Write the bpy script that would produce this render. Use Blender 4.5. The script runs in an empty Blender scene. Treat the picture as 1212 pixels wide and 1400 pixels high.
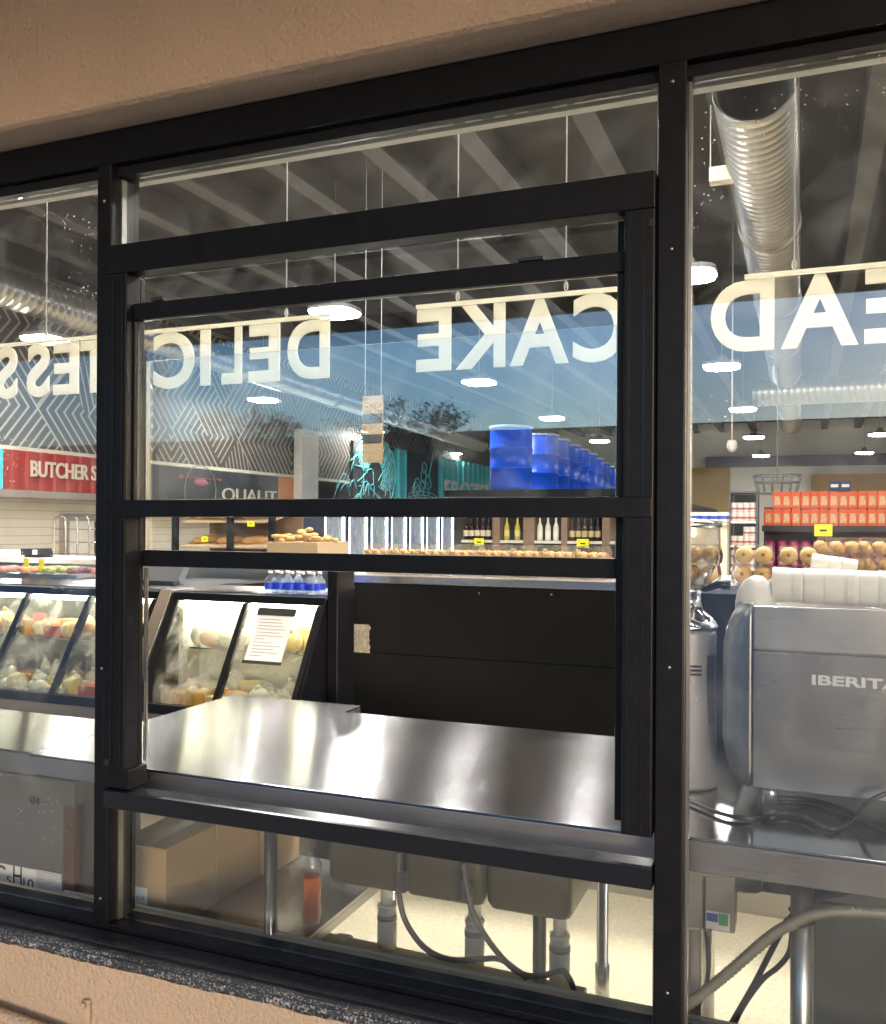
import bpy, math, random
from mathutils import Vector, Matrix
random.seed(7)
S = bpy.context.scene
COL = S.collection
R = math.radians
# ------------------------------------------------------------------ camera
F, CU, CV, EYE = 1242.0, 606.0, 720.0, 1.6
YAW, ROLL = R(21.85), R(0.33)
cs, sn = math.cos(YAW), math.sin(YAW)
cam = bpy.data.cameras.new('camera'); co = bpy.data.objects.new('camera', cam); COL.objects.link(co)
co.matrix_world = Matrix.Translation((0, 0, EYE)) @ Matrix.Rotation(YAW, 4, 'Z') @ Matrix.Rotation(R(90), 4, 'X') @ Matrix.Rotation(ROLL, 4, 'Z')
cam.sensor_fit = 'VERTICAL'; cam.sensor_height = 36; cam.lens = F / 1400 * 36
cam.shift_y = 20 / 1400.0
cam.clip_start = 0.05; cam.clip_end = 2000
S.camera = co
# ------------------------------------------------------------------ world, sun, exposure
w = bpy.data.worlds.new('World'); S.world = w; w.use_nodes = True
nt = w.node_tree; nt.nodes.clear()
sky = nt.nodes.new('ShaderNodeTexSky'); sky.sky_type = 'NISHITA'; sky.sun_disc = False
sky.sun_elevation = R(5); sky.sun_rotation = R(150); sky.altitude = 50; sky.air_density = 1.0; sky.dust_density = 2.2; sky.ozone_density = 4.0
bg = nt.nodes.new('ShaderNodeBackground'); bg.inputs[1].default_value = 0.15
wo = nt.nodes.new('ShaderNodeOutputWorld')
nt.links.new(sky.outputs[0], bg.inputs[0]); nt.links.new(bg.outputs[0], wo.inputs[0])
sl = bpy.data.lights.new('sun', 'SUN'); sl.energy = 0.36; sl.angle = R(14); sl.color = (1, .80, .62)
so = bpy.data.objects.new('sun', sl); COL.objects.link(so)
so.rotation_euler = (R(85), 0, R(180 - 150)); so.location = (20, -35, 10)
S.view_settings.view_transform = 'Standard'; S.view_settings.look = 'None'
S.view_settings.exposure = 2.3; S.view_settings.gamma = 1
LAMP = 29.0      # radiance of the shop's ceiling lamps
# ------------------------------------------------------------------ photo geometry helpers
def _ray(u, v):
    a, b = u - CU, v - CV
    x = a * math.cos(ROLL) + b * math.sin(ROLL); y = -a * math.sin(ROLL) + b * math.cos(ROLL)
    return x / F, -y / F
def atY(u, v, Y):
    t, s = _ray(u, v); z = Y / (cs + t * sn); return Vector((z * (t * cs - sn), Y, EYE + s * z))
def atX(u, v, X):
    t, s = _ray(u, v); z = X / (t * cs - sn); return Vector((X, z * (cs + t * sn), EYE + s * z))
def atZ(u, v, Z):
    t, s = _ray(u, v); z = (Z - EYE) / s; return Vector((z * (t * cs - sn), z * (cs + t * sn), Z))
# ------------------------------------------------------------------ materials
def newmat(name):
    m = bpy.data.materials.new(name); m.use_nodes = True
    return m, m.node_tree, m.node_tree.nodes['Principled BSDF']
def N(nt, typ, **kw):
    n = nt.nodes.new(typ)
    for k, v in kw.items():
        if k in n.inputs.keys() if hasattr(n.inputs, 'keys') else False: n.inputs[k].default_value = v
        else: setattr(n, k, v)
    return n
def M(name, c, rough=.5, metal=0., nscale=8., var=.12, bump=0., bscale=60., stretch=(1, 1, 1), spec=.5, coat=0., detail=4):
    m, nt, p = newmat(name); L = nt.links
    p.inputs['Roughness'].default_value = rough; p.inputs['Metallic'].default_value = metal
    p.inputs['Specular IOR Level'].default_value = spec
    if coat: p.inputs['Coat Weight'].default_value = coat
    tc = N(nt, 'ShaderNodeTexCoord'); mp = N(nt, 'ShaderNodeMapping'); mp.inputs['Scale'].default_value = stretch
    L.new(tc.outputs['Object'], mp.inputs[0])
    no = N(nt, 'ShaderNodeTexNoise'); no.inputs['Scale'].default_value = nscale; no.inputs['Detail'].default_value = detail
    L.new(mp.outputs[0], no.inputs['Vector'])
    mx = N(nt, 'ShaderNodeMix', data_type='RGBA')
    L.new(no.outputs[0], mx.inputs['Factor'])
    mx.inputs[6].default_value = (*[x * (1 - var) for x in c], 1); mx.inputs[7].default_value = (*[min(1, x * (1 + var)) for x in c], 1)
    L.new(mx.outputs[2], p.inputs['Base Color'])
    rr = N(nt, 'ShaderNodeMapRange'); rr.inputs[3].default_value = max(0, rough * .8); rr.inputs[4].default_value = min(1, rough * 1.2)
    L.new(no.outputs[0], rr.inputs[0]); L.new(rr.outputs[0], p.inputs['Roughness'])
    if bump:
        n2 = N(nt, 'ShaderNodeTexNoise'); n2.inputs['Scale'].default_value = bscale; n2.inputs['Detail'].default_value = 3
        L.new(mp.outputs[0], n2.inputs['Vector'])
        b = N(nt, 'ShaderNodeBump'); b.inputs['Strength'].default_value = bump; b.inputs['Distance'].default_value = .01
        L.new(n2.outputs[0], b.inputs['Height']); L.new(b.outputs[0], p.inputs['Normal'])
    return m
def emit(name, c, s):
    m, nt, p = newmat(name)
    p.inputs['Base Color'].default_value = (.8, .8, .8, 1); p.inputs['Emission Color'].default_value = (*c, 1); p.inputs['Emission Strength'].default_value = s
    return m
def glassmat(name, tint=(1, 1, 1), ior=1.5, dirt=0.0, haze=0.0, rough=0.0, dscale=90, boost=1.0):
    m = bpy.data.materials.new(name); m.use_nodes = True; nt = m.node_tree; nt.nodes.clear(); L = nt.links
    out = N(nt, 'ShaderNodeOutputMaterial'); tr = N(nt, 'ShaderNodeBsdfTransparent'); tr.inputs[0].default_value = (*tint, 1)
    gl = N(nt, 'ShaderNodeBsdfGlossy'); gl.inputs['Roughness'].default_value = rough
    r0 = ((ior - 1) / (ior + 1)) ** 2                     # Schlick, the same on both faces of the pane
    fr = N(nt, 'ShaderNodeLayerWeight'); fr.inputs[0].default_value = .5
    pw = N(nt, 'ShaderNodeMath', operation='POWER'); L.new(fr.outputs['Facing'], pw.inputs[0]); pw.inputs[1].default_value = 5
    mu = N(nt, 'ShaderNodeMath', operation='MULTIPLY_ADD', use_clamp=True); L.new(pw.outputs[0], mu.inputs[0]); mu.inputs[1].default_value = boost * (1 - r0); mu.inputs[2].default_value = boost * r0
    mx = N(nt, 'ShaderNodeMixShader'); L.new(mu.outputs[0], mx.inputs[0]); L.new(tr.outputs[0], mx.inputs[1]); L.new(gl.outputs[0], mx.inputs[2])
    last = mx
    if dirt or haze:
        d1 = N(nt, 'ShaderNodeBsdfDiffuse'); d1.inputs[0].default_value = (.75, .75, .72, 1); d2 = N(nt, 'ShaderNodeBsdfTranslucent'); d2.inputs[0].default_value = (.85, .85, .82, 1)
        df = N(nt, 'ShaderNodeMixShader'); df.inputs[0].default_value = .7; L.new(d1.outputs[0], df.inputs[1]); L.new(d2.outputs[0], df.inputs[2])
        tc = N(nt, 'ShaderNodeTexCoord')
        vo = N(nt, 'ShaderNodeTexVoronoi'); vo.inputs['Scale'].default_value = dscale; L.new(tc.outputs['Object'], vo.inputs['Vector'])
        lt = N(nt, 'ShaderNodeMapRange'); lt.inputs[1].default_value = .16; lt.inputs[2].default_value = .05; lt.inputs[3].default_value = 0; lt.inputs[4].default_value = 1
        L.new(vo.outputs['Distance'], lt.inputs[0])
        no = N(nt, 'ShaderNodeTexNoise'); no.inputs['Scale'].default_value = 2.6; no.inputs['Detail'].default_value = 5; L.new(tc.outputs['Object'], no.inputs['Vector'])
        r2 = N(nt, 'ShaderNodeMapRange'); r2.inputs[1].default_value = .54; r2.inputs[2].default_value = .66; L.new(no.outputs[0], r2.inputs[0])
        a = N(nt, 'ShaderNodeMath', operation='MULTIPLY'); L.new(lt.outputs[0], a.inputs[0]); L.new(r2.outputs[0], a.inputs[1])
        b = N(nt, 'ShaderNodeMath', operation='MULTIPLY'); L.new(a.outputs[0], b.inputs[0]); b.inputs[1].default_value = dirt
        n3 = N(nt, 'ShaderNodeTexNoise'); n3.inputs['Scale'].default_value = 5; n3.inputs['Detail'].default_value = 6; n3.inputs['Distortion'].default_value = 1.5; L.new(tc.outputs['Object'], n3.inputs['Vector'])
        r3 = N(nt, 'ShaderNodeMapRange'); r3.inputs[1].default_value = .45; r3.inputs[2].default_value = .8; r3.inputs[4].default_value = haze; L.new(n3.outputs[0], r3.inputs[0])
        ad = N(nt, 'ShaderNodeMath', operation='ADD', use_clamp=True); L.new(b.outputs[0], ad.inputs[0]); L.new(r3.outputs[0], ad.inputs[1])
        m2 = N(nt, 'ShaderNodeMixShader'); L.new(ad.outputs[0], m2.inputs[0]); L.new(mx.outputs[0], m2.inputs[1]); L.new(df.outputs[0], m2.inputs[2]); last = m2
    L.new(last.outputs[0], out.inputs[0])
    return m
def steelmat(name, c=(.62, .61, .6), rough=.24, axis='x', aniso=.0):
    m, nt, p = newmat(name); L = nt.links
    if aniso:
        tg = N(nt, 'ShaderNodeTangent'); tg.direction_type = 'RADIAL'; tg.axis = 'X'; L.new(tg.outputs[0], p.inputs['Tangent'])
    p.inputs['Metallic'].default_value = 1; p.inputs['Anisotropic'].default_value = aniso
    tc = N(nt, 'ShaderNodeTexCoord'); mp = N(nt, 'ShaderNodeMapping')
    mp.inputs['Scale'].default_value = (3, 220, 220) if axis == 'x' else ((220, 3, 220) if axis == 'y' else (220, 220, 3))
    L.new(tc.outputs['Object'], mp.inputs[0])
    no = N(nt, 'ShaderNodeTexNoise'); no.inputs['Scale'].default_value = 1; no.inputs['Detail'].default_value = 3; L.new(mp.outputs[0], no.inputs['Vector'])
    n2 = N(nt, 'ShaderNodeTexNoise'); n2.inputs['Scale'].default_value = 4; n2.inputs['Detail'].default_value = 7; n2.inputs['Distortion'].default_value = .3; L.new(tc.outputs['Object'], n2.inputs['Vector'])
    mx = N(nt, 'ShaderNodeMix', data_type='RGBA'); L.new(no.outputs[0], mx.inputs['Factor'])
    mx.inputs[6].default_value = (*[x * .94 for x in c], 1); mx.inputs[7].default_value = (*[min(1, x * 1.05) for x in c], 1); L.new(mx.outputs[2], p.inputs['Base Color'])
    ad = N(nt, 'ShaderNodeMath', operation='ADD'); L.new(no.outputs[0], ad.inputs[0]); L.new(n2.outputs[0], ad.inputs[1])
    rr = N(nt, 'ShaderNodeMapRange'); rr.inputs[1].default_value = .6; rr.inputs[2].default_value = 1.4; rr.inputs[3].default_value = rough * .85; rr.inputs[4].default_value = rough * 1.15
    L.new(ad.outputs[0], rr.inputs[0]); L.new(rr.outputs[0], p.inputs['Roughness'])
    b = N(nt, 'ShaderNodeBump'); b.inputs['Strength'].default_value = .03; b.inputs['Distance'].default_value = .001
    L.new(no.outputs[0], b.inputs['Height']); L.new(b.outputs[0], p.inputs['Normal'])
    return m
FRAME = M('black_powder_coat', (.0045, .0045, .0065), .42, 0, 22, .6, .05, 240, spec=.24)
FRAME_IN = M('black_track', (.008, .008, .010), .32, 0, 30, .2, spec=.3)
STUCCO = M('stucco', (.44, .325, .235), .92, 0, 1.6, .2, .8, 85, spec=.2, detail=8)
GASKET = M('rubber_gasket', (.008, .008, .008), .6)
ALU = M('mill_aluminium', (.45, .44, .42), .32, 1, 40, .1)
CREAM = M('cream_paint', (.66, .62, .50), .6, 0, 6, .06)
WHITE = M('white_paint', (.72, .70, .66), .6, 0, 3, .05)
BACKW = M('back_wall_paint', (.78, .76, .70), .7, 0, 1, .05)
STEEL = steelmat('brushed_steel'); STEELY = steelmat('bench_steel', (.40, .40, .41), .19, 'x', 1.0)
STEELD = steelmat('dull_steel', (.42, .40, .37), .34); STEELV = steelmat('steel_vertical', (.5, .49, .47), .3, 'z')
GALV = M('galvanised', (.52, .51, .48), .32, .9, 5, .15)
BLACK = M('black_laminate', (.008, .008, .0085), .5, 0, 5, .15, .02, 90, spec=.2)
DARK = M('dark_plastic', (.02, .02, .022), .35, 0, 20, .2)
DECK = M('ceiling_deck', (.045, .043, .045), .9, 0, .8, .3)
BEAM = M('grey_purlin', (.09, .085, .085), .6, 0, 2, .12)
CARD = M('cardboard', (.36, .245, .13), .85, 0, 6, .1, .08, 40)
CARDL = M('cardboard_top', (.42, .29, .16), .8, 0, 6, .08)
PVC = M('pvc', (.80, .77, .66), .4, 0, 20, .08)
RUB = M('grey_hose', (.09, .085, .075), .55, 0, 30, .15)
CABLE = M('black_cable', (.012, .012, .012), .4)
BLUE = M('blue_drum', (.008, .10, .85), .38, 0, 3, .1)
YEL = M('yellow_card', (.80, .74, .01), .6, 0, 10, .04)
INK = M('ink', (.02, .02, .02), .7)
PAPER = M('paper', (.72, .70, .70), .8, 0, 20, .05)
def lettermat():
    m = M('letter_cream', (.82, .80, .70), .55, 0, 4, .03); nt = m.node_tree; L = nt.links; p = nt.nodes['Principled BSDF']; out = nt.nodes['Material Output']
    t = N(nt, 'ShaderNodeBsdfTranslucent'); t.inputs[0].default_value = (.88, .86, .76, 1); x = N(nt, 'ShaderNodeMixShader'); x.inputs[0].default_value = .55
    L.new(p.outputs[0], x.inputs[1]); L.new(t.outputs[0], x.inputs[2]); L.new(x.outputs[0], out.inputs[0]); return m
LETTER = lettermat()   # opal acrylic
LAMPM = emit('lamp_diffuser', (1, .965, .91), LAMP)
LED = emit('case_led', (1, .95, .74), 8)
FRIDGE_LED = emit('fridge_led', (.80, .90, 1), 7)
PANE = glassmat('window_glass', (.97, .985, .98), 1.6, .45, .035, boost=2.1)
PANED = glassmat('dusty_window_glass', (.95, .96, .96), 1.6, 1.0, .04, boost=2.1, dscale=60)
CLEAR = glassmat('clear_plastic', (.97, .97, .96), 1.5, 0, .28, .08, boost=2.0)
FOG_GLARE = glassmat('foggy_glare_glass', (.95, .97, .93), 1.5, .2, .72, .08)  # fogged glass; heavy haze also stands in for white glare on it
SMOKE = glassmat('smoked_plastic', (.74, .72, .70), 1.6, 0, .15, boost=2.5)
def wallpaper():
    m, nt, p = newmat('chevron_wallpaper'); L = nt.links
    p.inputs['Roughness'].default_value = .55
    tc = N(nt, 'ShaderNodeTexCoord'); sp = N(nt, 'ShaderNodeSeparateXYZ'); L.new(tc.outputs['Object'], sp.inputs[0])
    def ma(op, a, b=None):
        n = N(nt, 'ShaderNodeMath', operation=op)
        for i, x in enumerate((a, b)):
            if x is None: continue
            if isinstance(x, (int, float)): n.inputs[i].default_value = x
            else: L.new(x, n.inputs[i])
        return n.outputs[0]
    X = ma('MULTIPLY', sp.outputs[1], 1.15); Z = ma('MULTIPLY', sp.outputs[2], .98)
    a = ma('ADD', X, Z); b = ma('SUBTRACT', X, Z)
    fa, fb = ma('FRACT', a), ma('FRACT', b); ia, ib = ma('FLOOR', a), ma('FLOOR', b)
    cb = N(nt, 'ShaderNodeCombineXYZ'); L.new(ia, cb.inputs[0]); L.new(ib, cb.inputs[1])
    wn = N(nt, 'ShaderNodeTexWhiteNoise'); L.new(cb.outputs[0], wn.inputs[0]); h = wn.outputs[0]
    ca, cbb = ma('ABSOLUTE', ma('SUBTRACT', fa, .5)), ma('ABSOLUTE', ma('SUBTRACT', fb, .5))
    dia = ma('MAXIMUM', ca, cbb); dia = ma('MULTIPLY', dia, 1.0)
    vt = [ma('MINIMUM', fa, fb), ma('MAXIMUM', fa, fb), dia, ma('MINIMUM', fa, ma('SUBTRACT', 1.0, fb)), ma('MULTIPLY', ma('ADD', fa, ma('MULTIPLY', fb, 0.5)), .9)]
    th = [.34, .60, .68, .86, 1.01]
    val = vt[-1]
    for v, t in reversed(list(zip(vt[:-1], th[:-1]))):
        s = ma('LESS_THAN', h, t)
        val = ma('ADD', ma('MULTIPLY', s, v), ma('MULTIPLY', ma('SUBTRACT', 1.0, s), val))
    st = ma('LESS_THAN', ma('FRACT', ma('MULTIPLY', val, 6.0)), .27)
    mx = N(nt, 'ShaderNodeMix', data_type='RGBA'); L.new(st, mx.inputs['Factor'])
    mx.inputs[6].default_value = (.075, .063, .056, 1); mx.inputs[7].default_value = (.42, .37, .31, 1)
    L.new(mx.outputs[2], p.inputs['Base Color'])
    return m
PATTERN = wallpaper()
def stripemat(name, c1, c2, axis, scale, duty, rough=.5, metal=0):
    m, nt, p = newmat(name); L = nt.links; p.inputs['Roughness'].default_value = rough; p.inputs['Metallic'].default_value = metal
    tc = N(nt, 'ShaderNodeTexCoord'); sp = N(nt, 'ShaderNodeSeparateXYZ'); L.new(tc.outputs['Object'], sp.inputs[0])
    a = N(nt, 'ShaderNodeMath', operation='MULTIPLY'); L.new(sp.outputs[axis], a.inputs[0]); a.inputs[1].default_value = scale
    f = N(nt, 'ShaderNodeMath', operation='FRACT'); L.new(a.outputs[0], f.inputs[0])
    l = N(nt, 'ShaderNodeMath', operation='LESS_THAN'); L.new(f.outputs[0], l.inputs[0]); l.inputs[1].default_value = duty
    mx = N(nt, 'ShaderNodeMix', data_type='RGBA'); L.new(l.outputs[0], mx.inputs['Factor'])
    mx.inputs[6].default_value = (*c1, 1); mx.inputs[7].default_value = (*c2, 1); L.new(mx.outputs[2], p.inputs['Base Color'])
    return m
TILE = stripemat('white_board_tiles', (.70, .67, .60), (.38, .36, .32), 2, 9, .07)
WOOD = M('pale_wood', (.36, .25, .15), .6, 0, 3, .25, 0, 60, (1, 1, 14))
WOODP = M('brown_post', (.20, .13, .085), .6, 0, 3, .3, 0, 60, (1, 1, 14))
TEAL = M('teal', (.08, .55, .62), .55); CHAR = M('charcoal_board', (.045, .047, .05), .6)
RED = M('red_paint', (.30, .025, .018), .5, 0, 4, .1)
FLOORM = M('vinyl_floor', (.62, .54, .37), .45, 0, 55, .3, 0, 60, detail=2)
# ------------------------------------------------------------------ mesh helpers
class MB:
    def __init__(s): s.v = []; s.f = []; s.mi = []; s.sm = []; s.cur = 0; s.smooth = False
    def add(s, vs, fs, smooth=None):
        o = len(s.v); s.v += [tuple(x) for x in vs]
        for f in fs: s.f.append([i + o for i in f]); s.mi.append(s.cur); s.sm.append(s.smooth if smooth is None else smooth)
        return s
    def box(s, x0, x1, y0, y1, z0, z1):
        vs = [(x0, y0, z0), (x1, y0, z0), (x1, y1, z0), (x0, y1, z0), (x0, y0, z1), (x1, y0, z1), (x1, y1, z1), (x0, y1, z1)]
        return s.add(vs, [(3, 2, 1, 0), (4, 5, 6, 7), (0, 1, 5, 4), (1, 2, 6, 5), (2, 3, 7, 6), (3, 0, 4, 7)], False)
    def prism(s, poly, d):                      # poly: 3-D points, extruded by vector d
        n = len(poly); d = Vector(d); vs = [Vector(p) for p in poly]; vs = vs + [p + d for p in vs]
        return s.add(vs, [list(range(n))[::-1], list(range(n, 2 * n))] + [(i, (i + 1) % n, n + (i + 1) % n, n + i) for i in range(n)], False)
    def rings(s, rs, cap=True, smooth=True):
        n = len(rs[0]); vs = [p for r in rs for p in r]; fs = []
        for k in range(len(rs) - 1):
            for i in range(n):
                j = (i + 1) % n; fs.append((k * n + i, k * n + j, (k + 1) * n + j, (k + 1) * n + i))
        o = len(s.v); s.add(vs, fs, smooth)
        if cap:
            s.f.append([o + i for i in range(n)][::-1]); s.mi.append(s.cur); s.sm.append(False)
            q = o + (len(rs) - 1) * n; s.f.append([q + i for i in range(n)]); s.mi.append(s.cur); s.sm.append(False)
        return s
    def lathe(s, cx, cy, prof, n=24, cap=True, z0=0, sq=1.0):
        return s.rings([[(cx + r * math.cos(6.28319 * i / n), cy + sq * r * math.sin(6.28319 * i / n), z0 + z) for i in range(n)] for r, z in prof], cap)
    def tube(s, pts, r, n=10, cap=True, close=False):
        pts = [Vector(p) for p in pts]; rs = []; up = None
        for i, p in enumerate(pts):
            if close: d = pts[(i + 1) % len(pts)] - pts[i - 1]
            else: d = pts[min(i + 1, len(pts) - 1)] - pts[max(i - 1, 0)]
            d.normalize()
            if up is None: up = Vector((0, 0, 1)) if abs(d.z) < .9 else Vector((1, 0, 0))
            a = d.cross(up).normalized(); b = a.cross(d).normalized(); up = b
            rr = r[i] if isinstance(r, (list, tuple)) else r
            rs.append([p + a * rr * math.cos(6.28319 * k / n) + b * rr * math.sin(6.28319 * k / n) for k in range(n)])
        if close: rs.append(rs[0]); cap = False
        return s.rings(rs, cap)
    def blob(s, c, r, n=10, m=7, jit=.12):
        rs = []
        for j in range(m + 1):
            th = math.pi * (j + .02) / (m + .04)
            rs.append([(c[0] + r[0] * math.sin(th) * math.cos(6.28319 * i / n) * (1 + random.uniform(-jit, jit)), c[1] + r[1] * math.sin(th) * math.sin(6.28319 * i / n) * (1 + random.uniform(-jit, jit)), c[2] - r[2] * math.cos(th)) for i in range(n)])
        return s.rings(rs, True)
def smooth_path(pts, n=6):
    P = [Vector(p) for p in pts]; out = []
    for i in range(len(P) - 1):
        a, b, c, d = P[max(i - 1, 0)], P[i], P[i + 1], P[min(i + 2, len(P) - 1)]
        for k in range(n):
            t = k / n; out.append(.5 * ((2 * b) + (c - a) * t + (2 * a - 5 * b + 4 * c - d) * t * t + (3 * b - a - 3 * c + d) * t ** 3))
    out.append(P[-1]); return out
def tag(o, label=None, cat=None, group=None, kind=None):
    if label: o['label'] = label
    if cat: o['category'] = cat
    if group: o['group'] = group
    if kind: o['kind'] = kind
    return o
def obj(name, mb, mats, parent=None, bev=0, label=None):
    me = bpy.data.meshes.new(name); me.from_pydata(mb.v, [], mb.f)
    mats = mats if isinstance(mats, (list, tuple)) else [mats]
    for m in mats: me.materials.append(m)
    me.polygons.foreach_set('material_index', mb.mi); me.polygons.foreach_set('use_smooth', mb.sm); me.update()
    o = bpy.data.objects.new(name, me); COL.objects.link(o)
    if parent:
        o.parent = parent
        if parent.parent is None: o.matrix_parent_inverse = Matrix.Translation(-parent.location)
    if bev:
        md = o.modifiers.new('bevel', 'BEVEL'); md.width = bev; md.segments = 2; md.limit_method = 'ANGLE'; md.harden_normals = False
    if label: o['label'] = label
    return o
def thing(name, label, cat, loc=(0, 0, 0), group=None, kind=None):
    o = bpy.data.objects.new(name, None); COL.objects.link(o); o.location = loc; o.empty_display_size = .1
    return tag(o, label, cat, group, kind)
def struct(name, mb, mats): return tag(obj(name, mb, mats), kind='structure')
def dup(root, delta, label=None):
    r = root.copy(); COL.objects.link(r); r.location = root.location + Vector(delta)
    if label: r['label'] = label
    for ch in root.children:
        c = ch.copy(); COL.objects.link(c); mi = ch.matrix_parent_inverse.copy(); c.parent = r; c.matrix_parent_inverse = mi
        for g in ch.children:
            d = g.copy(); COL.objects.link(d); mi = g.matrix_parent_inverse.copy(); d.parent = c; d.matrix_parent_inverse = mi
    return r
def text(name, s, O, A, U, wdt, hgt, mat, parent=None, ext=.002, bold=0.0, label=None):
    """lettering whose lower left corner is O, running along A, upright along U"""
    cu = bpy.data.curves.new(name, 'FONT'); cu.body = s; cu.offset = bold; cu.resolution_u = 6
    tmp = bpy.data.objects.new('tmp', cu); COL.objects.link(tmp)
    dg = bpy.context.evaluated_depsgraph_get(); dg.update()
    me0 = tmp.evaluated_get(dg).to_mesh(); vs = [v.co.copy() for v in me0.vertices]; fs = [list(p.vertices) for p in me0.polygons]
    tmp.evaluated_get(dg).to_mesh_clear(); bpy.data.objects.remove(tmp); bpy.data.curves.remove(cu)
    x0, x1 = min(v.x for v in vs), max(v.x for v in vs); y0, y1 = min(v.y for v in vs), max(v.y for v in vs)
    A = Vector(A).normalized(); U = Vector(U).normalized(); Nn = A.cross(U); O = Vector(O)
    pv = [O + A * ((v.x - x0) / (x1 - x0) * wdt) + U * ((v.y - y0) / (y1 - y0) * hgt) for v in vs]
    n = len(pv); mb = MB()
    cnt = {}
    for f in fs:
        for i in range(len(f)):
            e = (f[i], f[(i + 1) % len(f)]); cnt[tuple(sorted(e))] = cnt.get(tuple(sorted(e)), []) + [e]
    fr = [p + Nn * ext for p in pv]
    faces = [[i + n for i in f] for f in fs] + [f[::-1] for f in fs]
    for k, es in cnt.items():
        if len(es) == 1: a, b = es[0]; faces.append((a, b, b + n, a + n))
    mb.add(pv + fr, faces, False)
    return obj(name, mb, mat, parent, label=label)
ORD = ['first', 'second', 'third', 'fourth', 'fifth', 'sixth', 'seventh', 'eighth', 'ninth', 'tenth', 'eleventh', 'twelfth', 'thirteenth', 'fourteenth', 'fifteenth', 'sixteenth', 'seventeenth', 'eighteenth']
X_, Y_, Z_ = Vector((1, 0, 0)), Vector((0, 1, 0)), Vector((0, 0, 1))
# =================================================================== GROUND + BUILDING SHELL
D = 2.0; DW = 1.88; ZT = 2.70; ZB = .462
m = MB(); m.box(-300, 300, -300, 1.96, -.3, 0.0); struct('ground', m, M('pale_paving', (.36, .34, .31), .85, 0, 3, .15, .3, 60))
m = MB(); m.box(-11, 9, 2.14, 31, -.2, .002); struct('floor', m, FLOORM)
m = MB(); m.box(-11, 9, 2.02, 31, 4.92, 5.05); struct('ceiling', m, DECK)
# facade: stucco with a rounded reveal at the top of the glazing
wl = thing('facade_wall', 'tan stucco wall above and below the black framed shop window', 'wall', (-1, 1.9, 0))
m = MB(); rv = .02
prof = [(2.30, ZT), (DW + rv, ZT), (DW + rv * .3, ZT + rv * .3), (DW, ZT + rv), (DW, 5.2), (2.30, 5.2)]
m.prism([(-9, y, z) for y, z in prof], (14, 0, 0)); obj('upper_wall', m, STUCCO, wl, label='brown stucco wall over the window')
m = MB(); prof = [(DW, 0), (DW, ZB - .008), (DW + .008, ZB), (2.108, ZB), (2.108, 0)]
m.prism([(-9, y, z) for y, z in prof], (14, 0, 0)); obj('lower_wall', m, STUCCO, wl, label='pinkish textured stucco below the sill')
# side and rear walls of the shop
m = MB(); m.box(-11.2, -11, 2.3, 31, 0, 4.92); struct('side_wall_left', m, WHITE)
m = MB(); m.box(8, 8.2, 2.3, 31, 0, 4.92); struct('side_wall_right', m, WHITE)
m = MB(); m.box(-11, 8, 30, 30.2, 0, 4.92); struct('rear_wall', m, BACKW)
# =================================================================== STOREFRONT
sf = thing('storefront_window', 'black aluminium shopfront glazing with tall glass panes', 'shop window', (-1, 2, ZB))
m = MB(); m.box(-4, 2.5, D, 2.105, 2.605, ZT - .003); obj('header', m, FRAME, sf, .003)
m = MB(); m.box(-4, 2.5, D + .02, 2.08, 2.575, 2.602); obj('glazing_bead', m, FRAME_IN, sf, .002)
m = MB(); m.box(-4, 2.5, D + .005, 2.105, ZB + .005, .488); obj('bottom_rail', m, FRAME, sf, .003)
mul = []
for x0, x1 in ((-3.42, -3.36), (-1.846, -1.797), (-.304, -.244), (1.24, 1.30)):
    m = MB(); m.box(x0, x1, D - .006, 2.11, 0.490, 2.603)
    obj('mullion', m, FRAME, sf, .003)
    m = MB(); m.box(x1 + .001, x1 + .007, 2.03, 2.05, 0.491, 2.57); m.box(x0 - .007, x0 - .001, 2.03, 2.05, 0.491, 2.57); obj('gasket', m, ALU, sf)
for n_, (x0, x1, z0, z1, mt) in enumerate(((-3.355, -1.85, 0.490, 2.574, PANED), (-.24, 1.235, 0.490, 2.574, PANED), (-1.79, -.308, 2.372, 2.574, PANE), (-1.79, -.308, 0.490, .82, PANE))):
    m = MB(); m.box(x0, x1, 2.045, 2.053, z0, z1); obj('pane', m, mt, sf)
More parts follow.
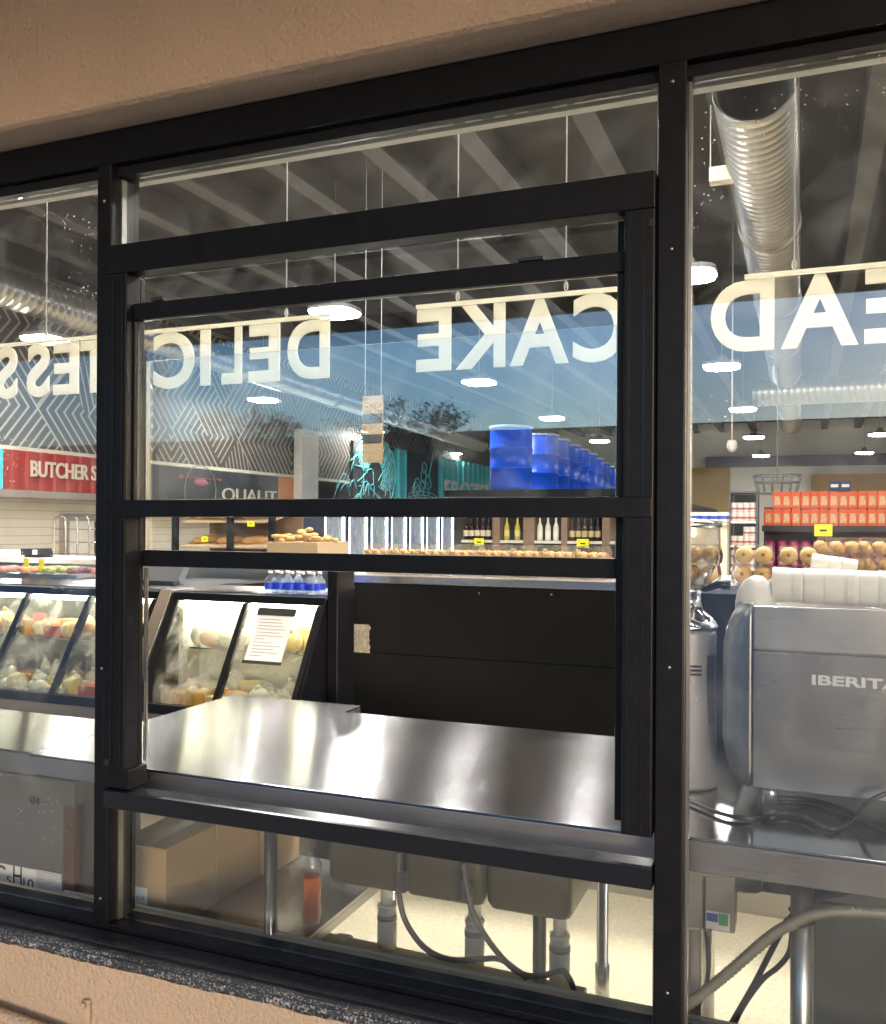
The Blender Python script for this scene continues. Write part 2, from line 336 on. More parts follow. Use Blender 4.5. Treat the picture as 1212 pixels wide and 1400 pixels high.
# sill flashing and sealant
m = MB(); m.box(-4, 2.5, DW - .004, D - .002, ZB + .002, ZB + .010)
m.box(-4, 2.5, DW + .045, DW + .06, ZB + .0105, ZB + .016)
obj('sill_flashing', m, M('scuffed_black_membrane', (.022, .023, .028), .38, 0, 40, .9, .35, 90), sf)
def speck():
    m, nt, p = newmat('speckled_sealant'); L = nt.links; p.inputs['Roughness'].default_value = .45
    tc = N(nt, 'ShaderNodeTexCoord'); no = N(nt, 'ShaderNodeTexNoise'); no.inputs['Scale'].default_value = 160; no.inputs['Detail'].default_value = 2; L.new(tc.outputs['Object'], no.inputs['Vector'])
    n2 = N(nt, 'ShaderNodeTexNoise'); n2.inputs['Scale'].default_value = 9; L.new(tc.outputs['Object'], n2.inputs['Vector'])
    a = N(nt, 'ShaderNodeMath', operation='MULTIPLY_ADD'); L.new(n2.outputs[0], a.inputs[0]); a.inputs[1].default_value = .3; L.new(no.outputs[0], a.inputs[2])
    r = N(nt, 'ShaderNodeMapRange'); r.inputs[1].default_value = .66; r.inputs[2].default_value = .84; L.new(a.outputs[0], r.inputs[0])
    mx = N(nt, 'ShaderNodeMix', data_type='RGBA'); L.new(r.outputs[0], mx.inputs['Factor']); mx.inputs[6].default_value = (.03, .032, .04, 1); mx.inputs[7].default_value = (.36, .36, .36, 1)
    L.new(mx.outputs[2], p.inputs['Base Color'])
    b = N(nt, 'ShaderNodeBump'); b.inputs['Distance'].default_value = .004; b.inputs['Strength'].default_value = .8; L.new(no.outputs[0], b.inputs['Height']); L.new(b.outputs[0], p.inputs['Normal'])
    return m
m = MB(); rs = []
for i in range(330):
    x = -4 + i * .0197; w1 = .0015 * math.sin(i * .37) + random.uniform(-.0018, .0018); w2 = random.uniform(-.001, .001)
    rs.append([(x, DW - .007, ZB - .014 + w1), (x, DW - .009, ZB + .004 + w2), (x, DW + .004, ZB + .0145), (x, DW + .028 + w1, ZB + .0125), (x, DW + .02, ZB + .0005), (x, DW + .004, ZB - .012)])
m.rings(rs); obj('sealant_bead', m, speck(), sf)
# interior edge of the glazing: cream lintel edge and ledge behind the glass
m = MB(); m.box(-4, 2.5, 2.14, 2.205, 2.620, 2.650); obj('inner_lintel', m, CREAM, sf, .002); m = MB(); m.box(-4, 2.5, 2.145, 2.18, 2.652, 2.697); obj('inner_header', m, M('inner_grey', (.10, .095, .09), .5), sf)
m = MB(); m.box(-4, 2.5, 2.112, 2.138, 2.632, 2.66); obj('inner_bead', m, M('dull_alu', (.12, .115, .11), .45, .4), sf)
m = MB(); m.box(-4, 2.5, 2.112, 2.19, .40, .452); m.box(-4, 2.5, 2.192, 2.205, .40, .457)
obj('inner_ledge', m, M('inner_ledge_paint', (.72, .68, .58), .5, 0, 8, .1), sf, .002)
# =================================================================== SERVING WINDOW
sw = thing('serving_window', 'black framed serving hatch with its sash slid up above the steel bench', 'serving window', (-1.05, 1.98, .87))
xl, xr = -1.795, -.306; il, ir = -1.723, -.372
m = MB(); m.box(xl, xr, 1.975, 2.03, 2.288, 2.368); obj('head_rail', m, FRAME, sw, .003)
m = MB(); m.box(xl, il, 1.972, 2.028, .93, 2.287); m.box(il - .030, il - .002, 2.03, 2.05, .93, 2.286); obj('side_jamb', m, FRAME, sw, .003)
m = MB(); m.box(ir, xr, 1.972, 2.028, .935, 2.287); m.box(ir - .026, ir - .002, 2.03, 2.075, .945, 2.286); obj('side_jamb', m, FRAME, sw, .003)
m = MB(); m.box(xl, il + .006, 1.985, 2.062, .8745, .929); obj('corner_block', m, FRAME, sw, .003)
for x in (xl + .028, il - .012, ir + .012, xr - .022):
    m = MB(); m.box(x - .003, x + .003, 1.9695, 1.9715, .945, 2.28); obj('track_lip', m, FRAME_IN, sw)
m = MB()
for x in (il - .0002, il + .006): m.box(x - .0015, x + .0015, 2.052, 2.06, .94, 1.48)
obj('track_channel', m, ALU, sw)
m = MB(); m.box(xl + .003, xr - .003, 1.968, 2.04, 1.622, 1.667); obj('middle_rail', m, FRAME, sw, .002)
m = MB(); m.prism([(xl, 1.975, .822), (xl, 1.975, .868), (xl, 1.982, .871), (xl, 2.028, .873), (xl, 2.028, .822)], (xr - xl, 0, 0)); obj('bottom_rail', m, M('sill_black_gloss', (.008, .008, .012), .24, 0, 20, .15), sw, .001)
m = MB(); m.box(xr - .012, xr - .004, 1.968, 1.972, 2.245, 2.262); m.box(xl + .01, xl + .022, 1.968, 1.972, .94, .955); obj('screw_cap', m, DARK, sw)
us = thing('fixed_sash', 'upper black sash holding the large square of glass in the hatch', 'window sash', (-1.05, 2.0, 1.67))
m = MB(); m.box(il + .001, ir - .004, 2.0, 2.0295, 2.163, 2.208); obj('top_rail', m, FRAME, us, .002)
for a, b in ((il + .001, il + .006), (ir - .034 + .015, ir - .004)):
    m = MB(); m.box(a, b, 2.0, 2.0295, 1.668, 2.161); obj('stile', m, FRAME, us, .002)
m = MB(); m.box(il + .007, ir - .02, 2.012, 2.018, 1.668, 2.161); obj('pane', m, PANE, us)
m = MB(); m.box(il + .002, ir - .002, 2.033, 2.039, 2.209, 2.286); obj('pane', m, PANE, us)
m = MB(); m.box(-.62, -.56, 1.995, 2.02, 2.209, 2.216); obj('catch', m, DARK, us); m = MB(); m.box(-1.66, -1.62, 1.995, 2.02, 2.209, 2.218); obj('catch', m, DARK, us)
ls = thing('raised_sash', 'lower black sash slid up so only its thick bottom rail crosses the opening', 'window sash', (-1.05, 2.05, 1.48))
m = MB(); m.box(il - .01, ir - .027, 2.051, 2.075, 1.484, 1.530); obj('bottom_rail', m, FRAME, ls, .003)
m = MB(); m.box(il + .002, ir - .032, 2.06, 2.066, 1.531, 2.06); obj('pane', m, PANE, ls)
m = MB(); m.box(il - .006, il + .0015, 2.053, 2.070, 1.531, 2.06); obj('stile', m, ALU, ls); m = MB(); m.box(ir - .0315, ir - .027, 2.053, 2.070, 1.531, 2.06); obj('stile', m, ALU, ls)
for x, y, z in ((-1.80 - .02, 1.9925, .56), (-1.82, 1.9925, 1.2), (-1.82, 1.9925, 2.5), (-.274, 1.9925, .60), (-.274, 1.9925, 1.3), (-.274, 1.9925, 2.2), (-.274, 1.9925, 2.56)):
    m = MB(); m.rings([[(x + r * math.cos(6.283 * i / 10), y + d, z + r * math.sin(6.283 * i / 10)) for i in range(10)] for r, d in ((.0042, .001), (.0042, -.0006), (.0015, -.0012))]); obj('screw', m, ALU, sf)
# pipe and bracket low on the wall
wp = thing('wall_pipe', 'stucco coloured pipe clipped along the foot of the wall', 'pipe', (-1.7, 1.84, .28))
a, b = atY(-40, 1372, 1.84), atY(75, 1414, 1.84)
m = MB(); m.tube([a + (a - b) * 3, a, b, b + (b - a) * 4], .017, 14); obj('pipe', m, STUCCO, wp)
bp = atY(116, 1372, 1.865); m = MB(); m.box(bp.x - .011, bp.x + .011, 1.868, 1.879, bp.z - .09, bp.z + .006); m.tube([(bp.x - .003, 1.868, bp.z - .004), (bp.x - .003, 1.855, bp.z - .004)], .009, 6)
obj('bracket', m, STUCCO, wp, .003)
# =================================================================== INTERIOR SHELL DETAIL
bx = [-10.6, -9.7, -8.75, -7.85, -6.95, -6.05, -5.15, -4.23, -3.3, -2.5, -1.57, -.62, .43, 1.35, 2.3, 3.2]
bm_ = MB(); bm_.box(-.055, .055, 2.35, 29.9, 4.62, 4.915); bm_.box(.055, .12, 2.35, 29.9, 4.62, 4.645)
m0 = None
for i, x in enumerate(bx):
    if m0 is None: m0 = obj('roof_beam', bm_, BEAM); o = m0
    else: o = m0.copy(); COL.objects.link(o)
    o.location.x = x; tag(o, 'grey steel roof beam, %s from the left under the dark ceiling' % ORD[i], 'beam', 'roof beams running away under the ceiling')
# wallpapered bulkhead on the left
m = MB(); m.box(-10.9, -9.0, 4.0, 29.9, 2.56, 4.90); o = obj('patterned_bulkhead', m, PATTERN); tag(o, 'dark bulkhead with pale nested chevron pattern along the left', 'bulkhead')
m = MB(); m.box(-10.9, -8.985, 4.0, 29.9, 2.50, 2.555); o = obj('bulkhead_trim', m, CREAM, o)
m = MB(); m.box(-10.9, -9.05, 4.0, 13.9, 2.0, 2.499); o = obj('wall_panel', m, WHITE); tag(o, 'plain white wall strip under the patterned bulkhead', 'wall')
m = MB(); m.box(-10.85, -9.55, 5.0, 13.2, 0.003, 1.999); o = obj('tiled_wall', m, TILE); tag(o, 'white horizontal boarded wall behind the butcher counter', 'wall')
m = MB(); c0 = atX(407, 600, -8.9).y; c1 = atX(430, 600, -8.9).y; m.box(-8.98, -8.80, c0, c1, 0.003, 3.35); m.box(-8.98, -8.74, c0 - .03, c1 + .03, 3.35, 3.42)
o = obj('column', m, WHITE, None, .01); tag(o, 'white column in front of the patterned wall', 'column')
# butcher sign: red corrugated container
bs = thing('butcher_sign', 'red corrugated sign with white lettering at the far left', 'sign', (-8.9, 7, 2.0))
y0, y1 = atX(9, 640, -8.85).y, atX(178, 640, -8.85).y
def corr(x, ya, yb, za, zb, step=.11, dep=.03):
    m = MB(); pts = []; y = ya; k = 0
    while y < yb: pts += [(x + (dep if k % 2 else 0), y), (x + (dep if k % 2 else 0), min(yb, y + step * .8))]; y += step; k += 1
    vs = [(a, b, za) for a, b in pts] + [(a, b, zb) for a, b in pts]; n = len(pts)
    m.add(vs, [(i, i + 1, n + i + 1, n + i) for i in range(n - 1)], False)
    m.box(-9.03, x - .005, ya, yb, za, zb); return m
obj('red_panel', corr(-8.88, y0, y1, 2.02, 2.495), RED, bs)
obj('teal_panel', corr(-8.88, 4.5, y0 - .02, 2.02, 2.495), TEAL, bs)
ta, tb = atX(43, 646, -8.83), atX(133, 651, -8.83)
text('lettering', 'BUTCHER S', (-8.845, ta.y, 2.185), Y_, Z_, tb.y - ta.y, .20, LETTER, bs, .02, .012)
m = MB(); m.box(-9.5, -8.84, 4.5, y1, 1.93, 2.015); obj('under_beam', m, M('grey_soffit', (.26, .22, .19), .6), bs)
# doorway in the tiled wall, with a glazed door
dw = thing('doorway', 'grey framed doorway in the white boarded wall', 'doorway', (-9.5, 9.3, 0))
ya, yb = atX(85, 720, -9.5).y, atX(150, 720, -9.5).y; zt = atX(88, 702, -9.5).z
m = MB(); m.box(-9.545, -9.48, ya, ya + .12, .003, zt); m.box(-9.545, -9.48, yb - .12, yb, .003, zt); m.box(-9.545, -9.48, ya + .12, yb - .12, zt - .1, zt); obj('frame', m, M('grey_door_frame', (.28, .26, .23), .5), dw)
m = MB(); m.box(-9.545, -9.51, ya + .125, yb - .125, .003, zt - .105); obj('shade_sheet', m, M('painted_shade', (.05, .045, .04), .7), dw)  # flat dark sheet standing in for the unlit space beyond the doorway
m = MB(); m.box(-9.508, -9.49, ya + .125, ya + .6, .003, zt - .105); obj('door', m, WHITE, dw)
# QUALI sign
qs = thing('quality_sign', 'charcoal sign board with pink meat emblem and white lettering', 'sign', (-9, 12, 2.2))
y0, y1 = atX(210, 660, -8.98).y, atX(381, 660, -8.98).y
zq = 2.49
m = MB(); m.box(-9.03, -8.99, y0, y1, 1.75, zq); obj('board', m, CHAR, qs)
ta, tb = atX(304, 670, -8.98), atX(378, 670, -8.98)
text('lettering', 'QUALIT', (-8.985, ta.y, atX(304, 684, -8.98).z - .05), Y_, Z_, tb.y - ta.y, .26, LETTER, qs, .02, .0)
m = MB(); m.box(-9.03, -8.975, y1 + .01, y1 + .75, 1.75, zq); obj('orange_end', m, M('orange_board', (.55, .2, .06), .6), qs)
ec = atX(275, 655, -8.98); mm = MB()
rs_ = []
for k in range(40): a = 6.283 * k / 40; rs_.append((-8.985, ec.y + .40 * math.cos(a), ec.z - .18 + .40 * math.sin(a)))
mm.tube(rs_, .012, 4, close=True); obj('ring', mm, M('grey_ring', (.3, .3, .3), .6), qs)
mm = MB(); mm.blob((-8.985, ec.y, ec.z - .06), (.03, .19, .07), 14, 8, .1); mm.box(-8.99, -8.97, ec.y - .5, ec.y + .5, ec.z + .005, ec.z + .02)
mm.prism([(-8.99, ec.y + .48, ec.z - .02), (-8.99, ec.y + .56, ec.z + .015), (-8.99, ec.y + .48, ec.z + .05)], (.02, 0, 0)); mm.box(-8.99, -8.97, ec.y - .56, ec.y - .46, ec.z - .02, ec.z + .05)
obj('emblem', mm, M('pink_emblem', (.30, .09, .12), .6), qs)
# frozen mural
fz = thing('frozen_mural', 'dark and teal mural with prawn and dessert drawings', 'mural', (-8.9, 20, 2.6))
def fy(u): return atX(u, 650, -8.9).y
zt = atX(487, 602, -8.9).z
segs = [(485, 541, CHAR), (541, 556, TEAL), (556, 601, CHAR), (601, 735, TEAL)]
for a, b, mt in segs:
    if mt is TEAL: mb = corr(-8.93, fy(a), fy(b), 1.9, zt, .2, .04)
    else: mb = MB(); mb.box(-9.03, -8.93, fy(a) + .004, fy(b) - .004, 1.9, zt)
    obj('mural_board', mb, mt, fz)
TEALL = M('teal_line', (.2, .75, .8), .6)
m = MB(); cy, cz = (fy(485) + fy(541)) / 2, 2.65
for k in range(9):
    rr = .35 + k * .075; pts = [(-8.915, cy + 1.15 * rr * math.cos(R(a)), cz + .1 + .9 * rr * math.sin(R(a))) for a in range(-60 + k * 6, 190 - k * 4, 12)]
    m.tube(pts, .014, 4)
for k in range(12):
    a = R(-40 + k * 18); m.tube([(-8.915, cy + .4 * math.cos(a), cz + .1 + .3 * math.sin(a)), (-8.915, cy + 1.0 * math.cos(a + .2), cz + .1 + .8 * math.sin(a + .2))], .014, 4)
for k in range(5): m.tube(smooth_path([(-8.915, cy - .3, cz - .2), (-8.915, cy + .3 + k * .1, cz - .5), (-8.915, cy + 1.0, cz - .9 + k * .22)]), .011, 4)
random.seed(4)
for k in range(26):
    ya = cy + random.uniform(-1.3, 1.1); za = cz + random.uniform(-.6, .5); a = random.uniform(0, 3.1); q = random.uniform(.3, .8)
    m.tube(smooth_path([(-8.915, ya, za), (-8.915, ya + q * .5 * math.cos(a), za + q * .5 * math.sin(a) + .1), (-8.915, ya + q * math.cos(a + .5), za + q * .8 * math.sin(a + .5))], 4), .012, 4)
obj('prawn_drawing', m, TEALL, fz)
m = MB(); cy = (fy(556) + fy(601)) / 2; cz = 2.35
for k in range(7): m.tube([(-8.915, cy + (.9 - k * .06) * math.cos(R(a)), cz - k * .08 + .12 * math.sin(R(a))) for a in range(0, 361, 20)], .014, 4)
for k in range(22):
    c = (cy + random.uniform(-.6, .6), cz + .12 + random.uniform(0, .6)); q = random.uniform(.1, .2)
    if abs(c[0] - cy) > .75 - (c[1] - cz) * .8: continue
    m.tube([(-8.915, c[0] + q * math.cos(R(a)), c[1] + q * math.sin(R(a))) for a in range(0, 361, 40)], .014, 4)
m.tube([(-8.915, cy + .35, cz + .5), (-8.915, cy + .75, cz + 1.3)], .02, 4); obj('dessert_drawing', m, TEALL, fz)
a, b = atX(609, 675, -8.85), atX(690, 675, -8.85)
text('lettering', 'FROZEN', (-8.88, a.y, atX(609, 680, -8.85).z - .1), Y_, Z_, (b.y - a.y) * .80, .58, PAPER, fz, .02, .015)
text('lettering', 'F', (-8.88, a.y + (b.y - a.y) * .92, atX(609, 680, -8.85).z - .1), Y_, Z_, .3, .58, PAPER, fz, .02, .015)
# =================================================================== DUCTS
def duct(name, label, p0, p1, r, flange_every=2.6, rib=.10):
    p0, p1 = Vector(p0), Vector(p1); Lg = (p1 - p0).length; d = (p1 - p0) / Lg
    t = thing(name, label, 'duct', p0)
    m = MB(); n = int(Lg / rib); pts = []; rr = []
    for i in range(n):
        a = i * rib
        for q, e in ((0, 0), (.72, 0), (.80, .006), (.92, .006)): pts.append(p0 + d * (a + q * rib)); rr.append(r + e * min(1, (r / .22) ** 4))
    m.tube(pts, rr, 28, False); m2 = MB(); m2.tube([p0 + d * .01, p1 - d * .01], r - .012, 28, False)
    # slightly helical look: shear the rings
    obj('duct_tube', m, GALV, t); obj('duct_lining', m2, M('dark_lining', (.03, .03, .03), .8), t)
    s = flange_every; cm_ = M('collar_metal', (.40, .38, .34), .4, .9)
    while s < Lg: m = MB(); m.tube([p0 + d * (s - .03), p0 + d * (s + .03)], r + .018, 28, True); obj('duct_collar', m, cm_, t); s += flange_every
    return t
dn = atY(1028, 126, 5.2); 
duct('spiral_duct', 'long silver spiral duct above the right window pane', (dn.x, 5.45, 4.15), (dn.x - .1, 24, 4.15), .235)
dl = atX(60, 408, -7.6)
duct('spiral_duct', 'silver spiral duct running along the patterned wall', (-7.6, 6.0, dl.z), (-7.6, 21.5, dl.z - .35), .19)
cr = atY(1030, 538, 16.2); duct('cross_duct', 'pale silver duct crossing below the ceiling at right', (cr.x, 16.2, cr.z), (7.9, 16.2, cr.z), .22)
# duct brackets
m = MB(); b0 = atY(985, 240, 6.6); m.box(b0.x - .07, b0.x + .10, 6.55, 6.65, b0.z - .05, b0.z + .05); m.box(b0.x - .07, b0.x - .062, 6.59, 6.6, b0.z, b0.z + .5); o = obj('junction_tray', m, CREAM); tag(o, 'small cream bracket beside the big duct', 'bracket')
# =================================================================== CEILING LAMPS
lamp = thing('ceiling_lamp', 'x', 'ceiling lamp', (0, 0, 0), 'square high lamps hanging over the shop floor')
def rrect(x0, x1, y0, y1, z, r=.025):
    pts = []
    for cx, cy, a0 in ((x1 - r, y0 + r, -90), (x1 - r, y1 - r, 0), (x0 + r, y1 - r, 90), (x0 + r, y0 + r, 180)):
        for q in range(5): a = R(a0 + q * 22.5); pts.append((cx + r * math.cos(a), cy + r * math.sin(a), z))
    return pts
m = MB(); m.rings([rrect(-.17, .17, -.17, .17, -.012, .11), rrect(-.21, .21, -.21, .21, 0, .13), rrect(-.21, .21, -.21, .21, .02, .13)]); obj('diffuser', m, LAMPM, lamp)
m = MB(); m.rings([rrect(-.225, .225, -.225, .225, .021, .14), rrect(-.225, .225, -.225, .225, .06, .14), rrect(-.1, .1, -.1, .1, .075, .07)]); m.lathe(0, 0, [(.08, .075), (.05, .16)], 12); obj('housing', m, M('lamp_housing', (.3, .3, .3), .5), lamp)
m = MB(); m.tube([(0, 0, .16), (0, 0, 1.25)], .006, 6); obj('hanger', m, M('hanger_wire', (.5, .5, .5), .4, .5), lamp)
ZL = 3.6; rowx = []
rows = [(-8.1, [(62, 466), (360, 548), (510, 591), (620, 621)]), (0, [(458, 430), (655, 524), (755, 573), (820, 604)]), (0, [(940, 380), (987, 503), (1016, 561), (1031, 599), (1041, 624)]), (0, [(1203, 595), (1182, 620)])]
k = 0; words = ['first', 'second', 'third', 'fourth', 'fifth']
rname = ['leftmost row', 'row over the middle of the shop', 'row seen beside the right duct', 'far right row']
done = False
near = [(-3.5, 3.6), (.5, 3.5), (-5.4, 4.6), (1.2, 4.0), (1.9, 4.4), (3.2, 4.4), (3.6, 9), (3.6, 14)]  # unseen fill lamps added to brighten the kitchen, bench and floor
for ri, (_, ps) in enumerate(rows):
    for pi, (u, v) in enumerate(ps):
        p = atZ(u, v, ZL)
        lb = '%s glowing square lamp from the front in the %s' % (words[pi], rname[ri])
        if not done: lamp.location = p; lamp['label'] = lb; done = True
        else: dup(lamp, p - lamp.location, lb)
for i, (x, y) in enumerate(near): dup(lamp, Vector((x, y, 4.45)) - lamp.location, 'added square fill lamp above the kitchen counter, %s from the left' % ORD[i])
sp = thing('spot_lamp', 'x', 'spot lamp', (0, 0, 0), 'small spot lamps over the serving bench')
m = MB(); m.box(-.05, .05, -.2, .2, 0, .015); obj('diffuser', m, emit('spot_glow', (1, .97, .92), 90), sp)
m = MB(); m.box(-.085, .085, -.175, .175, .016, .09); obj('housing', m, DARK, sp)
for i, x in enumerate((-4.4, -3.25, -2.5, -1.5, -.70, -.56, -.42)):
    lb = 'small spot lamp over the serving bench, %s from the left' % ORD[i]
    if i == 0: sp.location = (x, 5.0, 4.4); sp['label'] = lb
    else: dup(sp, Vector((x, 5.0, 4.4)) - sp.location, lb)
# =================================================================== HANGING WORD SIGNS
YS = 2.9; zb_, zt_ = 2.137, 2.352
def wordsign(name, label, letters, r0, r1, wires):
    t = thing(name, label, 'hanging sign', atY((r0 + r1) / 2, 420, YS))
    for ch, u0, u1 in letters:
        a, b = atY(u0, 450, YS), atY(u1, 450, YS)
        zz0 = zb_ - (.004 if ch in 'CS' else 0); zz1 = zt_ + (.004 if ch in 'CS' else 0)
        text('letter', ch, (b.x, YS - .004, zz0), -X_, Z_, b.x - a.x, zz1 - zz0, LETTER, t, .008, .028 if ch != 'I' else .03)
    a, b = atY(r0, 450, YS), atY(r1, 450, YS)
    m = MB(); m.box(a.x, b.x, YS - .008, YS + .010, zt_ + .005, zt_ + .017); obj('rail', m, LETTER, t)
    for u in wires:
        x = atY(u, 400, YS).x; m = MB(); m.tube([(x, YS, zt_ + .03), (x, YS, 4.9)], .0024, 6)
        m.tube([(x + .006 * math.cos(6.283 * q / 10), YS, zt_ + .035 + .014 * math.sin(6.283 * q / 10)) for q in range(10)], .002, 5, close=True); obj('wire', m, M('white_wire', (.8, .8, .78), .4), t)
    return t
wordsign('word_sign', 'cream letters reading delicatessen backwards, hung behind the left glass',
    [('S', -4, 24), ('S', 38, 68), ('E', 74, 108), ('T', 111, 147), ('A', 150, 209), ('C', 211, 266), ('I', 275, 288), ('L', 304, 331), ('E', 341, 383), ('D', 394, 451), ('E', -48, -12), ('N', -100, -56)], -60, 451, (64, 392))
wordsign('word_sign', 'cream letters reading cake backwards, hung in the middle of the hatch glass',
    [('E', 570, 617), ('K', 624, 691), ('A', 698, 778), ('C', 784, 857)], 570, 857, (626, 774))
wordsign('word_sign', 'cream letters reading bread backwards, hung behind the right glass',
    [('D', 972, 1059), ('A', 1068, 1174), ('E', 1182, 1235), ('R', 1247, 1315), ('B', 1325, 1390)], 1018, 1390, (1086, 1320))
# small wooden hanging board
hb = thing('hanging_board', 'small pale wooden board with two dark nameplates on wires', 'hanging sign', atY(509, 560, 7))
a, b = atY(496, 545, 7), atY(523, 632, 7); m = MB(); m.box(a.x, b.x, 7, 7.02, b.z, a.z + .02); obj('board', m, WOOD, hb)
for v0, v1 in ((566, 578), (594, 605)):
    m = MB(); m.box(a.x + .006, b.x - .006, 6.99, 6.998, atY(509, v1, 7).z, atY(509, v0, 7).z); obj('nameplate', m, CHAR, hb)
for x in (a.x + .02, b.x - .02):
    m = MB(); m.tube([(x, 7.01, a.z + .02), (x, 7.01, 4.9)], .004, 5); obj('wire', m, M('wire', (.5, .5, .5), .4), hb)
# =================================================================== BENCHES
def bench(name, label, outline, zt, front_y, parent=None):
    return None
bt = thing('steel_bench', 'wide brushed stainless steel bench under the serving hatch', 'bench', (-1.3, 2.5, 0))
o2 = atZ(486, 968, .9)
poly = [(-2.2, 2.105), (-.312, 2.105), (-.312, 3.04), (o2.x, 3.04), (o2.x, 3.17), (-2.2, 3.17)]
m = MB(); m.prism([(x, y, .893) for x, y in poly], (0, 0, .007)); obj('bench_top', m, STEELY, bt, .002)
m = MB(); m.box(-2.2, -.312, 2.106, 2.12, .838, .892); m.box(o2.x - .02, o2.x, 3.045, 3.165, .84, .892); m.box(o2.x + .002, -.312, 3.02, 3.038, .84, .892); m.box(-2.2, -2.18, 2.142, 3.16, .84, .892)
obj('apron', m, steelmat('front_steel', (.44, .43, .44), .42, 'x'), bt, .002)
m = MB(); m.box(-2.18, -1.40, 2.17, 3.0, .338, .35); m.box(-1.418, -1.399, 2.17, 3.0, .31, .337); obj('undershelf', m, STEELD, bt)
for x, y in ((-1.40, 2.2), (-.62, 2.98), (-.70, 2.5), (-1.40, 3.0), (-2.1, 3.0)):
    m = MB(); m.tube([(x, y, 0.003), (x, y, .03), (x, y, .031), (x, y, .16), (x, y, .161), (x, y, .837)], [.02, .022, .024, .024, .019, .019], 16); obj('leg', m, STEELV, bt)
# left bench
bl = thing('steel_bench', 'narrow stainless steel bench behind the left pane', 'bench', (-3, 2.35, 0))
m = MB(); m.box(-4.2, -2.203, 2.12, 2.57, .893, .9); obj('bench_top', m, STEELY, bl, .002)
m = MB(); m.box(-4.2, -2.203, 2.121, 2.14, .83, .892); obj('apron', m, STEELD, bl, .002)
m = MB(); m.box(-4.2, -2.203, 2.17, 2.6, .338, .35); obj('undershelf', m, STEELD, bl)
for x in (-2.4, -4.1):
    m = MB(); m.tube([(x, 2.5, .003), (x, 2.5, .829)], .019, 16); obj('leg', m, STEELV, bl)
# right bench
br = thing('steel_bench', 'stainless bench carrying the coffee machine and the grinder', 'bench', (.4, 2.5, 0))
m = MB(); m.box(-.300, 2.2, 2.12, 2.95, .893, .9); obj('bench_top', m, steelmat('dark_bench_steel', (.45, .45, .44), .12, 'x', .2), br, .002)
m = MB(); m.box(-.300, 2.2, 2.121, 2.14, .822, .892); obj('apron', m, steelmat('apron_steel', (.45, .40, .38), .3), br, .002)
lx = atY(1096, 1300, 2.2).x
for x, y in ((lx, 2.2), (-.28, 2.9), (2.1, 2.2)):
    m = MB(); m.tube([(x, y, .003), (x, y, .821)], .0235, 20); obj('leg', m, STEELV, br)
# =================================================================== BLACK COUNTER
pc = thing('bakery_counter', 'black panelled counter with a thin steel edge along its top', 'counter', (0, 4.3, 0))
YP = 3.98; ZC = 1.362
px0 = atY(462, 850, YP).x
m = MB(); m.box(px0, 3.2, YP, YP + .02, .10, .982); obj('lower_panel', m, BLACK, pc, .001)
m = MB(); m.box(px0, 3.2, YP, YP + .02, .986, ZC - .04); obj('upper_panel', m, BLACK, pc, .001)
m = MB(); m.box(px0, 3.2, YP - .012, 4.8, ZC - .037, ZC); obj('top_edge', m, STEEL, pc, .002)
m = MB(); m.box(px0, 3.2, YP + .022, 4.75, .003, ZC - .039); obj('carcass', m, BLACK, pc)
m = MB(); m.box(px0, 3.2, YP - .01, YP + .018, .003, .098); obj('skirting', m, M('pale_skirting', (.55, .50, .40), .5), pc)
p0, p1 = atY(447, 900, 3.56), atY(462, 900, 3.56)
m = MB(); m.box(p0.x, p1.x, 3.56, 3.72, .003, 1.40); obj('post', m, FRAME, pc, .006)
s0 = atY(483, 853, YP); s1 = atY(508, 893, YP)
m = MB(); n_ = 9
lft = [(s0.x + random.uniform(0, .006), YP - .003, s0.z + (s1.z - s0.z) * i / n_) for i in range(n_ + 1)]; rgt = [(s1.x - random.uniform(0, .014), YP - .003, s0.z + (s1.z - s0.z) * i / n_) for i in range(n_ + 1)][::-1]
m.prism(lft + rgt, (0, .001, 0)); obj('torn_sticker', m, M('torn_foil', (.42, .39, .32), .45, .3, 70, .75), pc)
for u, v in ((655, 811), (754, 813), (484, 803)): p = atY(u, v, YP - .005); m = MB(); m.blob((p.x, YP - .002, p.z), (.005, .004, .005), 8, 4, 0); obj('screw', m, ALU, pc)
# =================================================================== PASTRY PACKS ON COUNTER
PAST = M('muffin_top', (.66, .43, .17), .6, 0, 40, .35, .25, 60); CHOC = M('muffin_cup', (.28, .13, .06), .8)
CRO = M('pastry_crust', (.58, .33, .10), .55, 0, 30, .35, .3, 50)
GR = 'clear boxes of pastries along the counter'
def muffin_pack(loc, label):
    t = thing('muffin_pack', label, 'muffin pack', loc, GR)
    for k, (dx, dy) in enumerate(((-.039, -.036), (.039, -.036), (-.039, .043), (.039, .043))):
        m = MB(); c = Vector(loc) + Vector((dx, dy, .039)); n = 16
        m.rings([[(c.x + r * math.cos(6.283 * i / n), c.y + y, c.z + r * math.sin(6.283 * i / n)) for i in range(n)] for r, y in ((.010, -.034), (.027, -.031), (.035, -.020), (.0365, .0), (.032, .027))])
        m.cur = 1; m.rings([[(c.x + r * math.cos(6.283 * i / n), c.y + y, c.z + .004 + r * math.sin(6.283 * i / n)) for i in range(n)] for r, y in ((.006, -.036), (.0075, -.0335))])
        obj('muffin', m, [PAST, CHOC], t)
    m = MB(); x, y, z = loc; m.rings([[(x + sx * q, y + sy * q2, z + zz) for sx, sy in ((-1, -1), (1, -1), (1, 1), (-1, 1))] for q, q2, zz in ((.077, .08, .001), (.082, .084, .03), (.082, .084, .034), (.075, .076, .081))], True, False)
    obj('lid', m, CLEAR, t); return t
mp = None; i = 0
